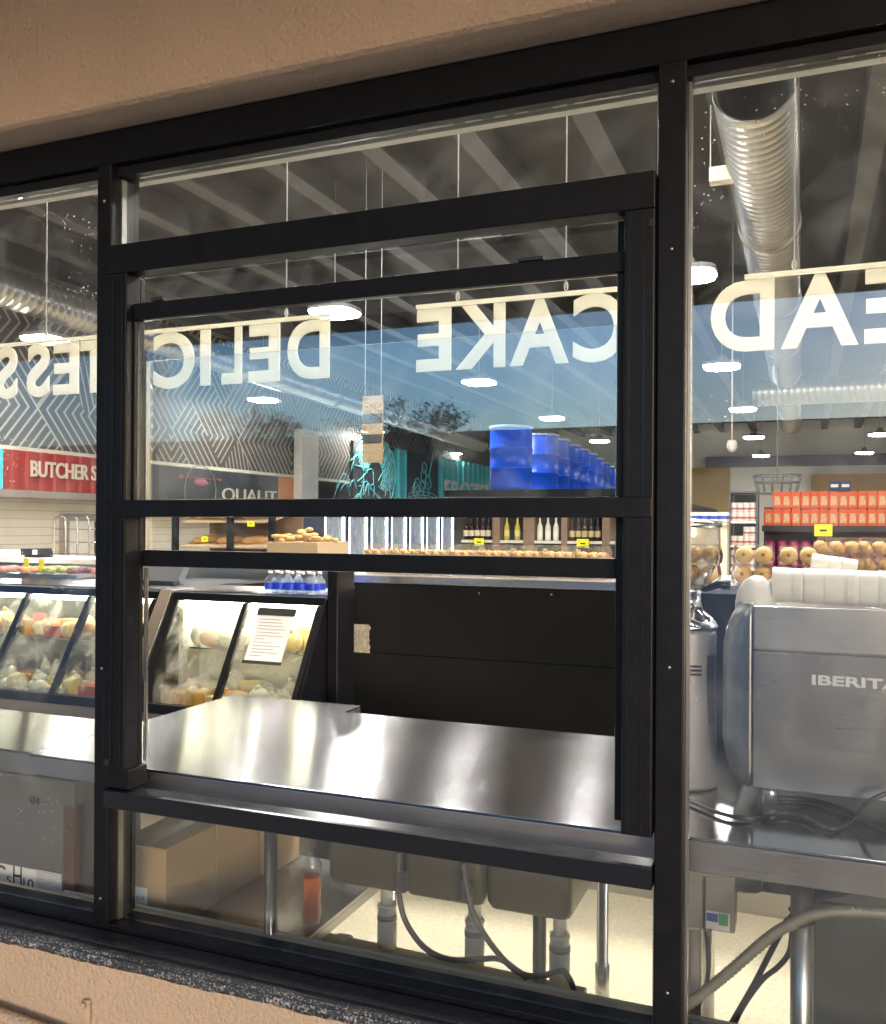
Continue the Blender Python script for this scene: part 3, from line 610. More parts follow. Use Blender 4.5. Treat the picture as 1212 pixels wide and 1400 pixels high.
for u, top in ((1029, 1), (1090, 1), (958, 1), (896, 1)):
    p = atY(u, 790, 4.1)
    for lv in (0, 1):
        loc = Vector((p.x + (.006 if lv else 0), 4.1, ZC + .002 + lv * .083)); lb = 'clear box of golden muffins, %s, %s stack from the left' % (('bottom', 'top')[lv], {896: 'first', 958: 'second', 1029: 'third', 1090: 'fourth'}[u])
        if mp is None: mp = muffin_pack(loc, lb)
        else: dup(mp, loc - mp.location, lb)
def past_pack(loc, wdt, lab, flat=False, h=.075):
    t = thing('pastry_pack', lab, 'pastry pack', loc, GR); x, y, z = loc
    for k in range(6):
        m = MB(); m.smooth = True; cx = x - wdt / 2 + wdt * (k % 3 + .5) / 3; cyy = y + (-.035 if k < 3 else .04)
        pts = [(cx + (q - 4) * .1 * wdt / 3 * 1.1, cyy + .003 * math.sin(q * 1.9 + k), z + .026 + .006 * math.sin(q * .78) + .002 * math.sin(q * 2.3 + k)) for q in range(9)]
        m.tube(pts, [(.024 if not flat else .016) * (math.sin(math.pi * (q + .6) / 9.2) ** .55) * (1 + .12 * (q % 2)) for q in range(9)], 10); obj('pastry', m, CRO, t)
    m = MB(); q = wdt / 2
    m.rings([[(x + sx * (q - e), y + sy * (.085 - e), z + zz) for sx, sy in ((-1, -1), (1, -1), (1, 1), (-1, 1))] for e, zz in ((.006, .001), (0, .03), (0, .034), (.014, h))], True, False); obj('lid', m, CLEAR, t); return t
pp = None
for lv, us_ in ((0, (1150, 1206, 1262)), (1, (1153, 1209, 1262)), (2, (1145, 1205))):
    for j, u in enumerate(us_):
        p = atY(u, 780, 4.12); loc = Vector((p.x, 4.12, ZC + .002 + lv * .066))
        lb = 'clear box of twisted pastries, %s in the %s pile right of the muffins' % (('bottom', 'middle', 'top')[lv], ('left', 'middle', 'right')[j])
        if pp is None: pp = past_pack(loc, .18, lb, False, .068)
        else: dup(pp, loc - pp.location, lb)
xa = atY(500, 750, 4.2).x; xb = atY(835, 750, 4.2).x; n_ = 8; stp = (xb - xa) / n_
for i in range(n_):
    for lv in (0, 1):
        loc = Vector((xa + stp * (i + .5), 4.2 + (.01 if lv else 0), ZC + .002 + lv * .075))
        lb = '%s box of flat pastries from the left above the sash rail, %s layer' % (ORD[i], ('lower', 'upper')[lv])
        if i == 0 and lv == 0: fp = past_pack(loc, stp * .93, lb, True, .074)
        else: dup(fp, loc - fp.location, lb)
# =================================================================== DELI CASES
CH = {'cream': M('cheese_cream', (.62, .50, .24), .35, 0, 20, .15), 'orange': M('cheese_orange', (.60, .30, .05), .55, 0, 12, .15), 'white': M('wrapped_white', (.66, .64, .56), .3, 0, 30, .2, .3, 40), 'red': M('red_wrap', (.45, .10, .08), .4), 'tan': M('ham_tan', (.52, .30, .17), .5, 0, 15, .25)}
def deli_case(name, label, xa, xb, npan, loc, yk):
    t = thing(name, label, 'display case', loc)
    yb_, zb0, yt_, zt0 = 3.30, .795, 3.555, 1.245
    dy, dz = yt_ - yb_, zt0 - zb0
    m = MB(); m.box(xa, xb, 3.24, yk, .10, .70); m.box(xa, xb, 3.27, 3.3, .703, .76); obj('base', m, STEELD, t)
    m = MB(); m.prism([(xa, 3.27, .762), (xa, 3.305, .762), (xa, 3.33, .80), (xa, 3.285, .80)], (xb - xa, 0, 0)); m.prism([(xa, yt_ - .012, zt0), (xa, yt_ - .012, zt0 + .035), (xa, yt_ + .06, zt0 + .035), (xa, yt_ + .06, zt0)], (xb - xa, 0, 0)); obj('frame_rail', m, FRAME, t)
    wd = (xb - xa) / npan
    for i in range(npan + 1):
        xx = xa + wd * i; h = .012 if 0 < i < npan else .026
        x0_ = max(xa, xx - h); x1_ = min(xb, xx + h)
        m = MB(); m.prism([(x0_, 3.29, .802), (x0_, 3.325, .802), (x0_, yt_ + .02, zt0 - .002), (x0_, yt_ - .015, zt0 - .002)], (x1_ - x0_, 0, 0)); obj('glazing_bar', m, FRAME, t)
    for i in range(npan):
        a, b = xa + wd * i + (.027 if i == 0 else .013), xa + wd * (i + 1) - (.027 if i == npan - 1 else .013)
        m = MB(); m.prism([(a, 3.305, .803), (a, 3.311, .803), (a, yt_ + .001, zt0 - .003), (a, yt_ - .005, zt0 - .003)], (b - a, 0, 0)); obj('pane', m, FOG_GLARE, t)
    m = MB(); m.box(xa + .03, xb - .03, 3.33, yk - .01, .765, .775); m.box(xa + .03, xb - .03, yk - .02, yk - .01, .78, 1.24); m.box(xa, xa + .025, 3.58, yk - .01, .78, 1.24); m.box(xb - .025, xb, 3.58, yk - .01, .78, 1.24)
    obj('liner', m, M('case_liner', (.62, .62, .58), .4), t)
    for xs in (xa - .014, xb + .001):
        m2 = MB(); m2.prism([(xs, 3.272, .703), (xs, 3.30, .80), (xs, yt_, zt0 + .03), (xs, yk - .01, zt0 + .03), (xs, yk - .01, .703)], (.013, 0, 0)); obj('end_panel', m2, FRAME, t)
    m = MB(); m.box(xa + .03, xb - .03, 3.56, yk - .03, 1.015, 1.022); obj('shelf', m, STEEL, t)
    m = MB(); m.box(xa + .03, xb - .03, 3.60, 3.63, 1.215, 1.235); obj('light_strip', m, LED, t)
    m = MB(); m.box(xa, xb, yt_ + .062, yk, zt0 + .005, zt0 + .04); obj('top', m, STEELY, t)
    return t
cR0, cR1 = -2.80, -1.995
deli_case('deli_case', 'slanted glass deli case with a price notice, right of the post', cR0, cR1, 2, (-2.4, 3.3, 0), 3.72)
cL1 = -2.90; deli_case('deli_case', 'slanted glass deli case seen through the left pane', -4.55, cL1, 4, (-3.7, 3.3, 0), 4.5)
m = MB(); m.prism([(-2.885, 3.28, .1), (-2.885, 3.27, .80), (-2.885, 3.55, 1.29), (-2.885, 3.72, 1.29), (-2.885, 3.72, .1)], (.07, 0, 0)); o = obj('end_panel', m, STEELV, None, .003); tag(o, 'steel end panel between the two deli cases', 'panel')
def cheese(x, y, z, rx, rz, kind, label):
    m = MB(); m.smooth = True; v = random.random(); ry = rx * .75
    if kind == 'white' or (kind == 'cream' and v < .3):          # film wrapped, crumpled
        m.blob((x, y, z + rz), (rx, ry, rz), 14, 10, .10); m.tube([(x - rx * .2, y - ry * .5, z + rz * 1.7), (x, y - ry * .3, z + rz * 2.2), (x + rx * .35, y - ry * .3, z + rz * 2.1)], [.004, .009, .003], 6)
    elif kind == 'cream' and v < .65:                            # part wheel standing on its rim
        r = min(rx, .045); m.tube([(x - r * .55, y, z + r), (x - r * .48, y - .002, z + r), (x + r * .45, y - .012, z + r), (x + r * .52, y - .012, z + r)], [r * .85, r, r, r * .85], 20)
    elif kind in ('cream', 'orange', 'red'):                     # wedge or block
        a = random.uniform(-.5, .5); ca, sa = math.cos(a), math.sin(a); h = rz * random.uniform(1.3, 1.9)
        pl = [(-rx, -ry * .5), (rx * .9, -ry * .8), (rx, ry * .6), (-rx * .7, ry)]
        rs = [[(x + px * ca * k - py * sa * k, y + px * sa * k + py * ca * k, z + zz) for px, py in pl] for k, zz in ((.94, 0), (1, h * .1), (1, h * .9), (.93, h))]
        m.rings(rs, True, False)
    else:                                                        # cured sausage or ham lying down
        m.tube([(x - rx, y + .01, z + rz * .8), (x - rx * .85, y, z + rz * .85), (x, y - .008, z + rz * .9), (x + rx * .85, y, z + rz * .85), (x + rx, y + .01, z + rz * .8)], [rz * .4, rz * .75, rz * .85, rz * .72, rz * .35], 14)
    o = obj('wrapped_food', m, CH[kind]); tag(o, label, 'deli food', 'cheeses and meats in the deli cases')
def fill(xa, xb, side, seed):
    random.seed(seed)
    for deck, z, rows_, nm in ((0, .776, (3.40, 3.50, 3.60), 'lower'), (1, 1.023, (3.60, 3.66), 'upper')):
        i = 0
        for ri, y in enumerate(rows_):
            x = xa + .05 + ri * .03
            while x < xb - .05:
                kd = random.choice(['cream', 'white', 'cream', 'tan', 'orange', 'cream', 'white', 'red'] if side == 'left' else ['cream', 'white', 'cream', 'orange', 'white', 'tan'])
                rx = random.uniform(.034, .058); rz = random.uniform(.026, .048) + ri * .008 + deck * .012
                cheese(x + rx * .6, y + random.uniform(-.01, .01), z, rx, rz, kd, '%s wrapped %s food in the %s row, %s deck, %s deli case' % (ORD[i % 18], kd, ('front', 'middle', 'back')[ri], nm, side)); i += 1
                x += rx * 2.05 + random.uniform(0, .02)
            i = 0
fill(cR0 + .03, cR1 - .03, 'right', 11); fill(-4.1, cL1 - .03, 'left', 12)
random.seed(5)
# price notice on the right case: flat sheet on the slanted glass
pn = thing('price_notice', 'white printed notice with a black heading stuck on the deli glass', 'notice', (-2.2, 3.4, 1.1))
dirv = Vector((0, .255, .45)).normalized(); nrm = Vector((0, -.45, .255)).normalized()
def on_glass(x, s, off=.006): return Vector((x, 3.305, .803)) + dirv * s + nrm * off
nx0, nx1 = -2.315, -2.125
m = MB(); m.prism([on_glass(nx0, .22), on_glass(nx1, .22), on_glass(nx1, .47), on_glass(nx0, .47)], nrm * .001); obj('sheet', m, PAPER, pn)
m = MB(); m.prism([on_glass(nx0 - .005, .445, .008), on_glass(nx1 + .005, .445, .008), on_glass(nx1 + .005, .483, .008), on_glass(nx0 - .005, .483, .008)], nrm * .001); obj('heading', m, INK, pn); m = MB(); m.prism([on_glass(nx0 - .005, .212, .008), on_glass(nx1 + .005, .212, .008), on_glass(nx1 + .005, .226, .008), on_glass(nx0 - .005, .226, .008)], nrm * .004); obj('clip_bar', m, INK, pn)
m = MB()
for q in range(12):
    s = .425 - q * .016; l = random.uniform(.05, .15); m.prism([on_glass(nx0 + .02, s, .008), on_glass(nx0 + .02 + l, s, .008), on_glass(nx0 + .02 + l, s + .003, .008), on_glass(nx0 + .02, s + .003, .008)], nrm * .0005)
obj('print', m, M('grey_print', (.3, .3, .33), .8), pn)
# items on top of the cases
def bottle_pack():
    loc = atY(400, 808, 3.68); z = 1.286
    t = thing('water_bottle_pack', 'shrink wrapped pack of small water bottles with blue labels', 'water bottles', (loc.x, 3.7, z))
    BL = M('blue_label', (.01, .05, .55), .4); CW = glassmat('water_plastic', (.80, .88, .96), 1.4, 0, .7, .02)
    for i in range(5):
        for j in range(2):
            x = loc.x - .12 + i * .058; y = 3.68 + j * .06
            m = MB(); m.lathe(x, y, [(.024, 0), (.027, .008), (.027, .05), (.024, .06), (.010, .082), (.010, .092)], 12, z0=z)
            b_ = obj('bottle', m, CW, t); m = MB(); m.lathe(x, y, [(.0275, .015), (.0275, .045)], 12, False, z); obj('label_band', m, BL, b_)
            m = MB(); m.lathe(x, y, [(.011, .088), (.011, .1)], 10, True, z); obj('cap', m, WHITE, b_)
bottle_pack()
m = MB(); m.box(-3.1, -2.08, 3.725, 4.02, 1.25, 1.2845); m.box(-3.05, -2.12, 3.74, 4.0, .003, 1.248); tag(obj('till_shelf', m, STEEL), 'steel shelf unit behind the right deli case carrying the till', 'shelf')
rg = thing('cash_register', 'dark grey till with a tilted screen on the steel ledge', 'cash register', (-3, 3.8, 1.29))
a = atY(222, 800, 3.95)
m = MB(); m.prism([(a.x - .14, 3.9, 1.287), (a.x + .14, 3.9, 1.287), (a.x + .16, 3.97, 1.45), (a.x - .12, 3.97, 1.45)], (0, .05, 0)); obj('screen', m, M('till_grey', (.12, .13, .15), .4), rg, .006)
m = MB(); m.box(a.x - .2, a.x + .16, 3.84, 3.898, 1.286, 1.31); obj('tray', m, DARK, rg, .004)
m = MB(); m.prism([(a.x - .2, 3.88, 1.312), (a.x - .15, 3.88, 1.312), (a.x - .19, 3.9, 1.47), (a.x - .24, 3.9, 1.47)], (0, .04, 0)); obj('arm', m, DARK, rg)
# left service counter with scale, upper meats
sc = thing('service_counter', 'low white service counter top behind the left deli case', 'counter', (-5, 5, 0))
y_ = 4.7; a = atY(-60, 770, y_); b = atY(178, 770, y_); zc_ = atY(60, 764, y_).z
m = MB(); m.box(a.x, b.x, 4.7, 5.3, zc_ - .03, zc_); obj('counter_top', m, WHITE, sc)
m = MB(); m.box(a.x, b.x, 4.75, 5.25, .003, zc_ - .032); obj('carcass', m, STEELD, sc)
ws = thing('weighing_scale', 'dark scale with a slanted display on the service counter', 'scale', (-5, 4.9, zc_))
a = atY(42, 758, 4.85)
m = MB(); m.prism([(a.x - .09, 4.85, zc_ + .015), (a.x + .09, 4.85, zc_ + .015), (a.x + .075, 4.85, zc_ + .065), (a.x - .10, 4.85, zc_ + .06)], (0, .12, 0)); m.box(a.x - .07, a.x + .1, 4.86, 4.96, zc_ + .002, zc_ + .014); obj('scale_body', m, DARK, ws, .004)
m = MB(); m.box(a.x + .025, a.x + .065, 4.843, 4.8485, zc_ + .02, zc_ + .055); obj('display', m, PAPER, ws)
MEAT = [M('meat_pink', (.5, .22, .16), .4), M('meat_orange', (.62, .3, .1), .5), M('salad_green', (.3, .36, .1), .5), M('salami', (.16, .05, .06), .4)]
for i, (u, w_) in enumerate(((14, 30), (46, 26), (74, 22), (100, 26), (124, 20))):
    t = thing('meat_tray', '%s steel tray of sliced meats from the left behind the deli glass' % ORD[i], 'food tray', atY(u, 785, 4.15), 'trays of meats in the left counter')
    p = atY(u, 790, 4.2); m = MB(); m.box(p.x - w_ * .0021, p.x + w_ * .0021, 4.05, 4.45, 1.292, 1.31); obj('tray', m, STEEL, t)
    m = MB(); m.smooth = True
    for q in range(7): m.blob((p.x + random.uniform(-1, 1) * w_ * .0015, 4.15 + random.uniform(0, .25), 1.325), (.035, .03, .02), 8, 5, .2)
    obj('slices', m, MEAT[i % 4], t)
for i, u in enumerate((36, 57)):
    p = atY(u, 770, 4.25); m = MB(); m.box(p.x - .02, p.x + .02, 4.248, 4.252, 1.315, 1.39); tag(obj('price_tag', m, YEL), 'small yellow price tag, %s one standing in the meat trays' % ('left', 'right')[i], 'price tag')
m = MB(); p = atY(8, 775, 4.4); m.box(p.x - .25, p.x + .06, 4.42, 4.46, 1.395, 1.43); o = obj('case_lamp', m, emit('case_lamp_glow', (1, .96, .9), 8)); tag(o, 'bright strip lamp over the meats at the far left', 'lamp')
# chrome wire rack at left
cr_ = thing('wire_rack', 'chrome wire rack with rounded hoops by the doorway', 'rack', (-6, 6, 1.3))
for i in range(4):
    p = atY(82 + i * 16, 745, 6.0); m = MB(); m.tube(smooth_path([(p.x - .06, 6, 1.1), (p.x - .06, 6, 1.60), (p.x - .03, 6, 1.66), (p.x + .03, 6, 1.66), (p.x + .06, 6, 1.60), (p.x + .06, 6, 1.1)], 4), .007, 6); obj('hoop', m, STEEL, cr_)
m = MB(); p0, p1 = atY(74, 745, 6.02), atY(150, 745, 6.02)
for z in (1.35, 1.45, 1.56): m.tube([(p0.x, 6.01, z), (p1.x, 6.01, z)], .005, 6)
obj('crossbar', m, STEEL, cr_)
# =================================================================== BREAD RACK + PASTRY PILE
rk = thing('bread_rack', 'black framed glass bread cabinet with brown shelves', 'bread cabinet', (-4, 6, 0))
Yk = 6.0; a, b = atY(240, 750, Yk), atY(372, 750, Yk); mid = atY(315, 750, Yk).x
WARM = M('warm_backing', (.16, .085, .04), .7)
m = MB(); m.box(a.x, b.x, Yk + .45, Yk + .47, .1, 1.78); m.box(a.x, b.x, Yk, Yk + .47, 1.785, 1.81); obj('cabinet_back', m, WARM, rk)
m = MB()
for x in (a.x, mid, b.x): m.box(x - .022, x + .022, Yk - .02, Yk + .02, .003, 1.78)
obj('frame', m, FRAME, rk)
for z in (1.18, 1.42, 1.62):
    m = MB(); m.prism([(a.x + .03, Yk + .03, z), (b.x - .03, Yk + .03, z), (b.x - .03, Yk + .44, z + .10), (a.x + .03, Yk + .44, z + .10)], (0, 0, .012)); obj('shelf', m, M('shelf_board', (.40, .30, .18), .5), rk)
BREAD = M('bread_crust', (.50, .27, .09), .7, 0, 18, .35, .2, 30)
bi = 0
for z in (1.20, 1.44, 1.64):
    for q in range(3):
        x = a.x + .12 + (b.x - a.x - .2) * (q + .3) / 3; m = MB(); m.tube(smooth_path([(x - .09, Yk + .1, z + .025), (x, Yk + .15, z + .05), (x + .11, Yk + .2, z + .06)]), [.012] + [.035] * 11 + [.012], 10) if False else m.tube([(x - .1, Yk + .1, z + .03), (x - .07, Yk + .11, z + .035), (x, Yk + .14, z + .045), (x + .07, Yk + .17, z + .05), (x + .1, Yk + .18, z + .05)], [.01, .03, .038, .03, .01], 10)
        tag(obj('bread_loaf', m, BREAD), '%s loaf from the left on the %s shelf of the bread cabinet' % (ORD[q], {1.20: 'bottom', 1.44: 'middle', 1.64: 'top'}[z]), 'bread', 'loaves in the bread cabinet')
for i, (u, v, Yt, wpx, desc) in enumerate(((280, 737, 5.9, 13, 'on the left post of the bread cabinet'), (343, 716, 5.9, 13, 'high on the bread cabinet'), (655, 741, 11.45, 16, 'on the drinks shelf left of the middle'), (797, 743, 11.45, 18, 'on the drinks shelf near the right jamb'), (1126, 725, 9.9, 22, 'on the shelf under the orange packets'))):
    p = atY(u, v, Yt); w_ = wpx / 1242 * Yt * .95; t = thing('price_card', 'yellow price card ' + desc, 'price card', p)
    m = MB(); m.box(p.x - w_ / 2, p.x + w_ / 2, Yt, Yt + .006, p.z - w_ * .36, p.z + w_ * .36); obj('card', m, YEL, t)
    m = MB(); m.box(p.x - w_ / 5, p.x + w_ / 5, Yt - .002, Yt - .0005, p.z - w_ * .07, p.z + w_ * .05); obj('print', m, INK, t)
pt = thing('pastry_tray', 'cardboard tray heaped with bagged pastries behind the hatch', 'pastry tray', atY(402, 752, 4.9))
a, b = atY(371, 752, 4.9), atY(440, 752, 4.9)
m = MB(); m.box(a.x, b.x, 4.85, 5.25, 1.372, 1.50); obj('tray', m, CARDL, pt, .004)
m = MB(); m.smooth = True
for q in range(46):
    f_ = random.random(); x = a.x + (b.x - a.x) * f_; h = (1 - abs(f_ - .45) * 1.7); z = 1.505 + max(0, h) * random.uniform(0, .09)
    m.blob((x, random.uniform(4.88, 5.1), z), (.03, .025, .014), 7, 4, .25)
obj('pastry_heap', m, CRO, pt)
m = MB(); m.box(-3.6, px0 - .08, 4.55, 5.3, 1.32, 1.370); m.box(-3.6, px0 - .08, 4.6, 5.25, .003, 1.318); o = obj('side_counter', m, STEELD); tag(o, 'plain steel counter holding the pastry tray behind the deli case', 'counter')
# =================================================================== FRIDGES along the left wall
FR = thing('display_fridge', 'x', 'display fridge', (-8.3, 12, 0), 'glass door fridges along the left wall')
fw = .95
m = MB(); m.box(-8.9, -8.32, 12, 12 + fw, .003, 2.04); m.box(-8.318, -8.30, 12, 12 + fw, 1.95, 2.04); obj('cabinet', m, M('navy_fridge', (.03, .045, .10), .4), FR)
m = MB(); m.box(-8.318, -8.29, 12 + .01, 12 + .07, .1, 1.94); m.box(-8.318, -8.29, 12 + fw - .07, 12 + fw - .01, .1, 1.94); obj('door_frame', m, M('dark_grey_frame', (.05, .06, .09), .4), FR)
m = MB(); m.box(-8.315, -8.305, 12.08, 12.14, .15, 1.9); m.box(-8.315, -8.305, 12 + fw - .14, 12 + fw - .08, .15, 1.9); obj('light_strip', m, FRIDGE_LED, FR)
def prodmat():
    m, nt, p = newmat('fridge_products'); L = nt.links; tc = N(nt, 'ShaderNodeTexCoord'); mp = N(nt, 'ShaderNodeMapping'); mp.inputs['Scale'].default_value = (1, 16, 5); L.new(tc.outputs['Object'], mp.inputs[0])
    v = N(nt, 'ShaderNodeTexVoronoi'); v.inputs['Scale'].default_value = 1; v.inputs['Randomness'].default_value = .3; L.new(mp.outputs[0], v.inputs['Vector'])
    hs = N(nt, 'ShaderNodeMix', data_type='RGBA'); hs.inputs['Factor'].default_value = .6; L.new(v.outputs['Color'], hs.inputs[6]); hs.inputs[7].default_value = (.5, .65, .85, 1); L.new(hs.outputs[2], p.inputs['Base Color']); return m
m = MB(); m.box(-8.3195, -8.3165, 12.15, 12 + fw - .15, .15, 1.94); obj('stocked_shelves', m, prodmat(), FR)
FR['label'] = 'x'; ys0 = atX(441, 730, -8.3).y; ys1 = atX(636, 730, -8.3).y; nf = int((ys1 - ys0) / (fw + .02))
FR.location.y = 12
for i in range(nf):
    lb = '%s lit glass door fridge from the left along the wall' % (ORD[i] if i < len(ORD) else 'further')
    y = ys0 + i * (fw + .02)
    if i == 0: FR.location.y = 12 + (y - 12); FR['label'] = lb; base = FR.location.copy()
    else: dup(FR, (0, y - ys0, 0), lb)
# =================================================================== DRINKS CABINET WITH BLUE DRUMS
dk = thing('drinks_shelving', 'brown posted shelving stocked with bottles below the drums', 'shelving', (-3, 11.5, 0))
Yd = 11.5; a, b = atY(631, 700, Yd), atY(846, 700, Yd); ztop = atY(740, 668, Yd).z
m = MB(); m.box(a.x - .25, b.x, Yd, 25, ztop - .10, ztop - .01); obj('top_board', m, BLACK, dk)
m = MB(); m.box(a.x, b.x, Yd + .45, 25, .003, ztop - .11); obj('carcass', m, M('dark_brown_back', (.03, .02, .015), .7), dk)
for u0, u1 in ((674, 684), (716, 731), (768, 776), (824, 834)):
    x0, x1 = atY(u0, 700, Yd).x, atY(u1, 700, Yd).x; m = MB(); m.box(x0, x1, Yd - .01, Yd + .44, .003, ztop - .11); obj('post', m, WOODP, dk)
zsh = atY(720, 739, Yd).z
for z in (zsh, zsh - .42, zsh + .36):
    m = MB(); m.box(a.x, b.x, Yd + .001, Yd + .43, z - .035, z); obj('shelf', m, M('white_shelf', (.6, .58, .54), .5), dk)
bmats = [[M('dark_wine', (.02, .008, .008), .15), M('label_cream', (.6, .55, .42), .6)], [M('olive_oil', (.45, .38, .04), .2), M('label_yellow', (.65, .55, .2), .6)], [M('white_bottle', (.7, .68, .6), .3), M('label_white', (.75, .75, .7), .6)], [M('dark_sauce', (.03, .015, .01), .15), M('label_tan', (.5, .4, .2), .6)]]
def bottle_mesh(k):
    m = MB(); m.lathe(0, 0, [(.036, 0), (.038, .01), (.038, .17), (.030, .20), (.014, .235), (.013, .29), (.015, .30)], 12)
    m.cur = 1; m.lathe(0, 0, [(.0388, .05), (.0388, .13)], 12, False); return m
bproto = {}
groups = [(634, 672, 0, 'dark red bottle', 5), (686, 715, 1, 'yellow oil bottle', 2), (696 + 5, 715, 0, 'x', 0), (733, 766, 2, 'white labelled bottle', 3), (778, 822, 3, 'dark bottle with a tan label', 5)]
for gi, (u0, u1, kd, nm, n) in enumerate(groups):
    for i in range(n):
        u = u0 + (u1 - u0) * (i + .5) / n; p = atY(u, 736, Yd + .08)
        if kd not in bproto: o = obj('bottle', bottle_mesh(kd), bmats[kd]); bproto[kd] = o
        else: o = bproto[kd].copy(); COL.objects.link(o)
        o.location = (p.x, Yd + .08, zsh + .002); tag(o, '%s %s from the left in its bay of the shelving' % (ORD[i], nm), 'bottle', 'bottles on the shelving under the drums')
# drums
dr = thing('blue_drum', 'x', 'drum', (0, 0, 0), 'blue plastic drums standing in a row')
m = MB(); rr = .29
m.lathe(0, 0, [(.26, 0), (.285, .02), (rr, .05), (rr, .29), (rr + .012, .30), (rr + .012, .32), (rr, .33), (rr, .56), (rr + .012, .57), (rr + .012, .59), (rr, .60), (rr, .83), (.28, .86)], 40); obj('drum_body', m, BLUE, dr)
m = MB(); m.lathe(0, 0, [(.295, .855), (.302, .86), (.302, .885), (.29, .89), (.285, .87)], 40, False); m.lathe(0, 0, [(.284, .861), (.02, .868)], 40); obj('lid_ring', m, M('drum_rim', (.35, .5, .8), .4), dr)
p = atY(699, 662, 12.0); zD = ztop - .009
dvs = [(699, 12.0), (737, 13.2), (754, 14.0), (770, 15.0), (783, 15.9), (795, 16.9), (806, 18.1), (815, 19.3), (823, 20.6), (831, 22)]
for i, (u, yy) in enumerate(dvs):
    q = atY(u, 620, yy); lb = ('nearest and largest blue drum on the shelf top' if i == 0 else '%s blue drum from the left in the receding row' % ORD[i])
    if i == 0: dr.location = (q.x, yy, zD); dr['label'] = lb
    else: dup(dr, Vector((q.x, yy, zD)) - dr.location, lb)
# =================================================================== RIGHT AISLE: packets, cans
gd = thing('packet_shelving', 'black gondola shelving stocked with orange packets', 'shelving', (1.5, 10, 0))
Yg = 10.0; a = atY(1042, 720, Yg); xe = atY(1300, 720, Yg).x; zs = atY(1120, 719, Yg).z
m = MB(); m.box(a.x, xe, Yg, Yg + .5, zs - .06, zs - .001); m.box(a.x, xe, Yg + .02, Yg + .5, zs - .5, zs - .46); obj('shelf', m, DARK, gd)
m = MB(); m.box(a.x, xe, Yg + .46, Yg + .5, .003, zs + .2); m.box(a.x + .62, a.x + .64, Yg + .01, Yg + .45, zs - .45, zs - .061); obj('back_panel', m, M('maroon_back', (.05, .02, .03), .6), gd)
ORG = M('orange_pack', (.58, .085, .02), .35, 0, 12, .15); LBL = M('pack_label', (.55, .33, .18), .5, 0, 38, .9)
def packet():
    m = MB(); m.prism([(-.041, 0, 0), (.041, 0, 0), (.045, 0, .05), (.045, 0, .13), (.039, 0, .174), (-.039, 0, .174), (-.045, 0, .13), (-.045, 0, .05)], (0, .07, 0)); m.cur = 1; m.prism([(-.03, -.002, .03), (.03, -.002, .03), (.026, -.002, .125), (-.026, -.002, .125)], (0, .0015, 0)); return m
pk = None; st = atY(1058, 700, Yg).x - atY(1045.5, 700, Yg).x
for lv in (0, 1):
    for i in range(15):
        if lv == 1 and i == 0: continue
        x = a.x + .06 + i * st
        if pk is None: o = pk = obj('orange_packet', packet(), [ORG, LBL], None, .004)
        else: o = pk.copy(); COL.objects.link(o)
        o.location = (x + random.uniform(-.004, .004), Yg + .03 + random.uniform(0, .03), zs + .001 + lv * .178); o.rotation_euler.z = random.uniform(-.14, .14); tag(o, '%s orange packet from the left in the %s row on the black shelf' % (ORD[i - lv], ('lower', 'upper')[lv]), 'packet', 'orange packets on the shelf')
bq = None
for i in range(2):
    p = atY(1141 + i * 15, 665, Yg + .1); m = MB(); m.box(-.05, .05, 0, .08, 0, .10); m.cur = 1; m.box(-.035, .035, -.003, -.001, .035, .065)
    if bq is None: o = bq = obj('navy_box', m, [M('navy_pack', (.01, .02, .10), .4), PAPER], None, .002)
    else: o = bq.copy(); COL.objects.link(o)
    o.location = (p.x, Yg + .03, zs + .358); tag(o, '%s navy box standing on top of the orange packets' % ('left', 'right')[i], 'box', 'navy boxes on the packets')
cb_ = None
for i in range(10):
    m = MB(); m.rings([[(r * math.cos(6.283 * q / 10), .05 + r * math.sin(6.283 * q / 10) * .8, z) for q in range(10)] for r, z in ((.04, 0), (.05, .01), (.05, .12), (.03, .15))]); m.cur = 1; m.box(-.03, .03, -.002, .0, .04, .09)
    if cb_ is None: o = cb_ = obj('magenta_jar', m, [M('magenta_jar', (.28, .02, .10), .3), M('pink_label', (.5, .3, .4), .5)])
    else: o = cb_.copy(); COL.objects.link(o)
    o.location = (a.x + .08 + i * .115, Yg + .04, zs - .459 + .002); tag(o, '%s magenta jar from the left on the shelf below the packets' % ORD[i], 'jar', 'magenta jars under the packets')
for i in range(10):
    o = cb_.copy(); COL.objects.link(o); o.location = (a.x + .08 + i * .115, Yg + .04, zs - .459 + .155); tag(o, '%s magenta jar from the left in the upper layer below the packets' % ORD[i], 'jar', 'magenta jars under the packets')
# can shelf
cn = thing('can_shelving', 'narrow grey shelving filled with white tins', 'shelving', (.8, 9.6, 0))
Yc = 9.6; a2, b2 = atY(997, 700, Yc), atY(1036, 700, Yc); zt = atY(1015, 674, Yc).z
m = MB(); m.box(a2.x, a2.x + .015, Yc, Yc + .4, .003, zt); m.box(b2.x - .015, b2.x, Yc, Yc + .4, .003, zt); m.box(a2.x, b2.x, Yc, Yc + .4, zt + .001, zt + .015); m.box(a2.x + .02, b2.x - .02, Yc + .38, Yc + .4, .003, zt - .002); obj('frame', m, M('slate_frame', (.07, .08, .10), .5), cn)
shz = [atY(1015, v, Yc).z for v in (712, 745, 777)]
for z in shz:
    m = MB(); m.box(a2.x + .017, b2.x - .017, Yc + .001, Yc + .37, z - .025, z); obj('shelf', m, WHITE, cn)
TIN = M('white_tin', (.62, .58, .56), .3); TRED = M('tin_band', (.4, .1, .1), .5); cp = None
